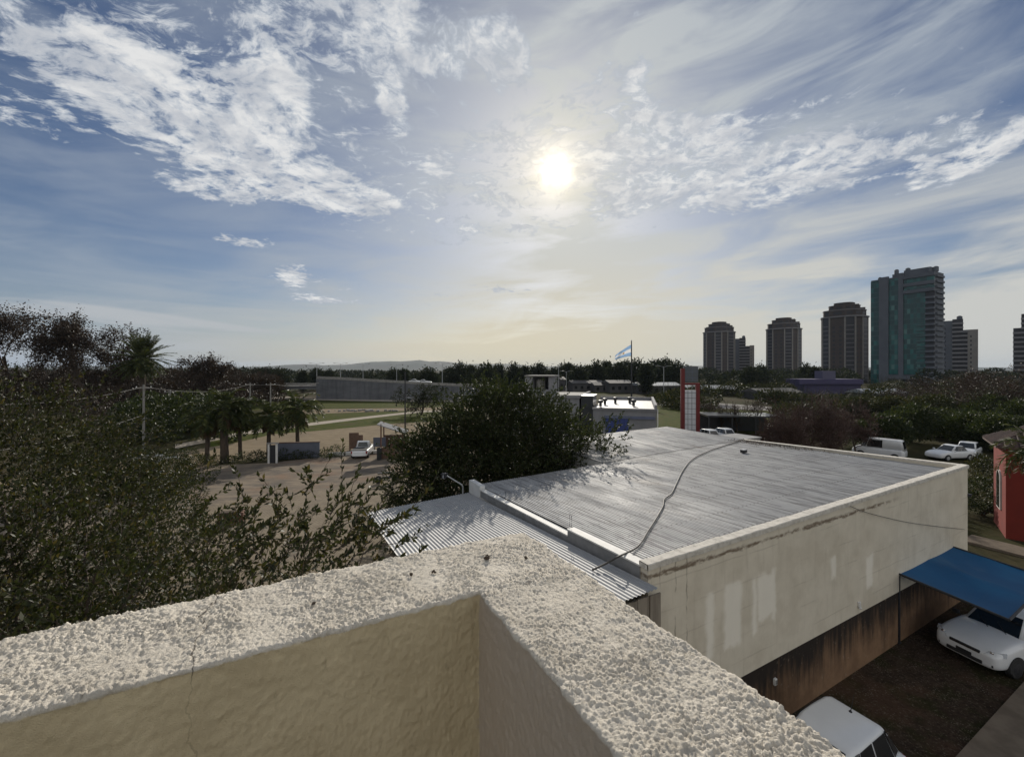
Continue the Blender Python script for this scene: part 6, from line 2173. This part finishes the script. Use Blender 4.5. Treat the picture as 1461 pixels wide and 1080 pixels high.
# terracotta planter and painted post near the lean-to
a = gp(330, 745)
t = thing('brick_planter', 'terracotta brick planter behind the arching shoots of the leafy tree', 'planter', (a.x, a.y, 0), .4)
MB().box((0, 0, .3), (1.3, .7, .6), 0, .03).build('planter_wall', M['brick'], t)
MB().box((0, 0, .62), (1.1, .5, .08), 0, .02).build('soil', M['husk'], t)
pm = wl(-4.35, 6.2)
t = thing('painted_pillar', 'white pillar with blue painted patches at the corner of the lean-to', 'pillar', pm, ANG)
M['mural'] = mat('blue_patched_paint', (.62, .62, .60), (.05, .20, .42), .8, scale=2.2, lo=.52, hi=.56)
MB().box((0, 0, 1.5), (.45, .5, 3.0), 0, .01).build('shaft', M['mural'], t)
MB().box((0, 0, 3.04), (.55, .6, .08)).build('cap', M['white_paint'], t)
pm = wl(-4.2, 3.6)
t = thing('brick_wall', 'low orange brick wall under the edge of the lean-to', 'wall', pm, ANG)
MB().box((0, 0, 1.3), (.25, 2.6, 2.6)).build('brickwork', M['brick'], t)
MB().box((0, 0, 2.63), (.32, 2.7, .06)).build('wall_cap', M['concrete'], t)

# utility poles and wires on the left
poles = []
for px, py0, py1, Y, lab, ca_ in [(205, 640, 549, 46, 'nearest white utility pole left of the palms', 1), (243, 620, 556, 62, 'dark utility pole right of the white one', 1), (357, 600, 546, 70, 'utility pole above the thick trunked palm', 1), (386, 600, 546, 72, 'utility pole above the pillar palm', 1), (282, 610, 566, 60, 'short pale utility pole left of the palm crowns', 0)]:
    b0 = at(px, py0, Y); zt = at(px, py1, Y).z
    t = thing('utility_pole', lab, 'utility pole', (b0.x, Y, 0), .3, 'utility poles')
    MB().tube([(0, 0, 0), (0, 0, zt)], [.14, .09], 8).build('pole', M['concrete'], t)
    if ca_: MB().box((0, 0, zt - .35), (1.5, .1, .1)).build('crossarm', M['concrete'], t)
    for x in (-.65, 0, .65): MB().lathe([(.03, 0), (.06, .05), (.04, .14)], (x, 0, zt - .30), 8).build('insulator', M['white_metal'], t)
    poles.append(Vector((b0.x, Y, zt - .2)))


def wire(a, b, sag, lab, r=.020):
    pts = []
    for k in range(17):
        u = k / 16
        p = a.lerp(b, u); p.z -= sag * 4 * u * (1 - u); pts.append(p)
    tag(MB().tube(pts, r, 4).build('overhead_wire', M['concrete']), lab, 'wire', 'overhead wires')


left_far = at(-40, 578, 30)
wire(left_far, poles[0], .5, 'overhead wire from the left edge to the nearest white pole')
wire(poles[0], poles[2], .9, 'overhead wire from the nearest white pole over the palms')
wire(poles[2], poles[3], .2, 'short overhead wire between the two poles above the palms')
wire(poles[3], at(455, 546, 110), .6, 'overhead wire from the palm poles towards the highway wall')
wire(poles[1], poles[4], .5, 'lower overhead wire between the dark pole and the short pale pole')
wire(at(-30, 648, 26), at(205, 592, 46), .3, 'lowest overhead wire crossing the leafy tree to the white pole')

# a rubble heap in the grass
p = gp(522, 586.6)
rbm = MB()
for k in range(60):
    q_ = Vector((random.gauss(0, 3.4), random.gauss(0, .8), 0)); s = random.uniform(.2, .6)
    rbm.box((q_.x, q_.y, s * .3), (s, s * .8, s * .6), random.random() * 3, .04)
o = rbm.build('rubble', M['concrete']); o.location = (p.x, p.y, 0)
stuff(o, 'scattered pale rubble heap in the grass before the highway', 'rubble')

# ------------------------------------------------------------------ hills and the air
M['hill'] = mat('hill_scrub', (.05, .06, .035), (.07, .065, .045), .95, scale=.004)
nx = 240
vs, fs = [], []
HYd = 4200.0
for i in range(nx + 1):
    px = -900 + i * 3300 / nx
    az_ = (px - CX) / F
    env = math.exp(-((px - 560) / 150) ** 2) * 1.0 + .45 * math.exp(-((px - 820) / 260) ** 2) + .30 * math.exp(-((px - 1250) / 400) ** 2) + .4 * math.exp(-((px - 100) / 300) ** 2)
    nz_ = .55 + .9 * float(vnoise(np.array([px / 60.]), np.array([.3]), np.array([.1]))[0]) + .35 * float(vnoise(np.array([px / 17.]), np.array([3.3]), np.array([.1]))[0])
    h = 9 + 9.2 / F * HYd * env * nz_ * .82
    x = az_ * HYd
    vs += [(x, HYd - 500, -2), (x, HYd - 160, h * .55), (x, HYd, h), (x * 1.1, HYd + 700, -2)]
for i in range(nx):
    for j in range(3):
        a = i * 4 + j
        fs.append((a, a + 4, a + 5, a + 1))
structure(MB().raw(vs, fs).build('hills', M['hill'], fixn=False, smooth=True))

hz_m = bpy.data.materials.new('haze_air'); hz_m.use_nodes = True
nt = hz_m.node_tree; nt.nodes.clear()
pv = nt.nodes.new('ShaderNodeVolumePrincipled')
pv.inputs['Color'].default_value = (.66, .80, 1.0, 1)
pv.inputs['Density'].default_value = 0.000055
pv.inputs['Anisotropy'].default_value = 0.0
ho = nt.nodes.new('ShaderNodeOutputMaterial'); nt.links.new(pv.outputs[0], ho.inputs['Volume'])
hb = MB().box((0, 0, 60), (14600, 14600, 130)).build('haze', hz_m)
hb.location = (0, 0, -2)
stuff(hb, 'thin bluish haze over the whole plain', 'haze')
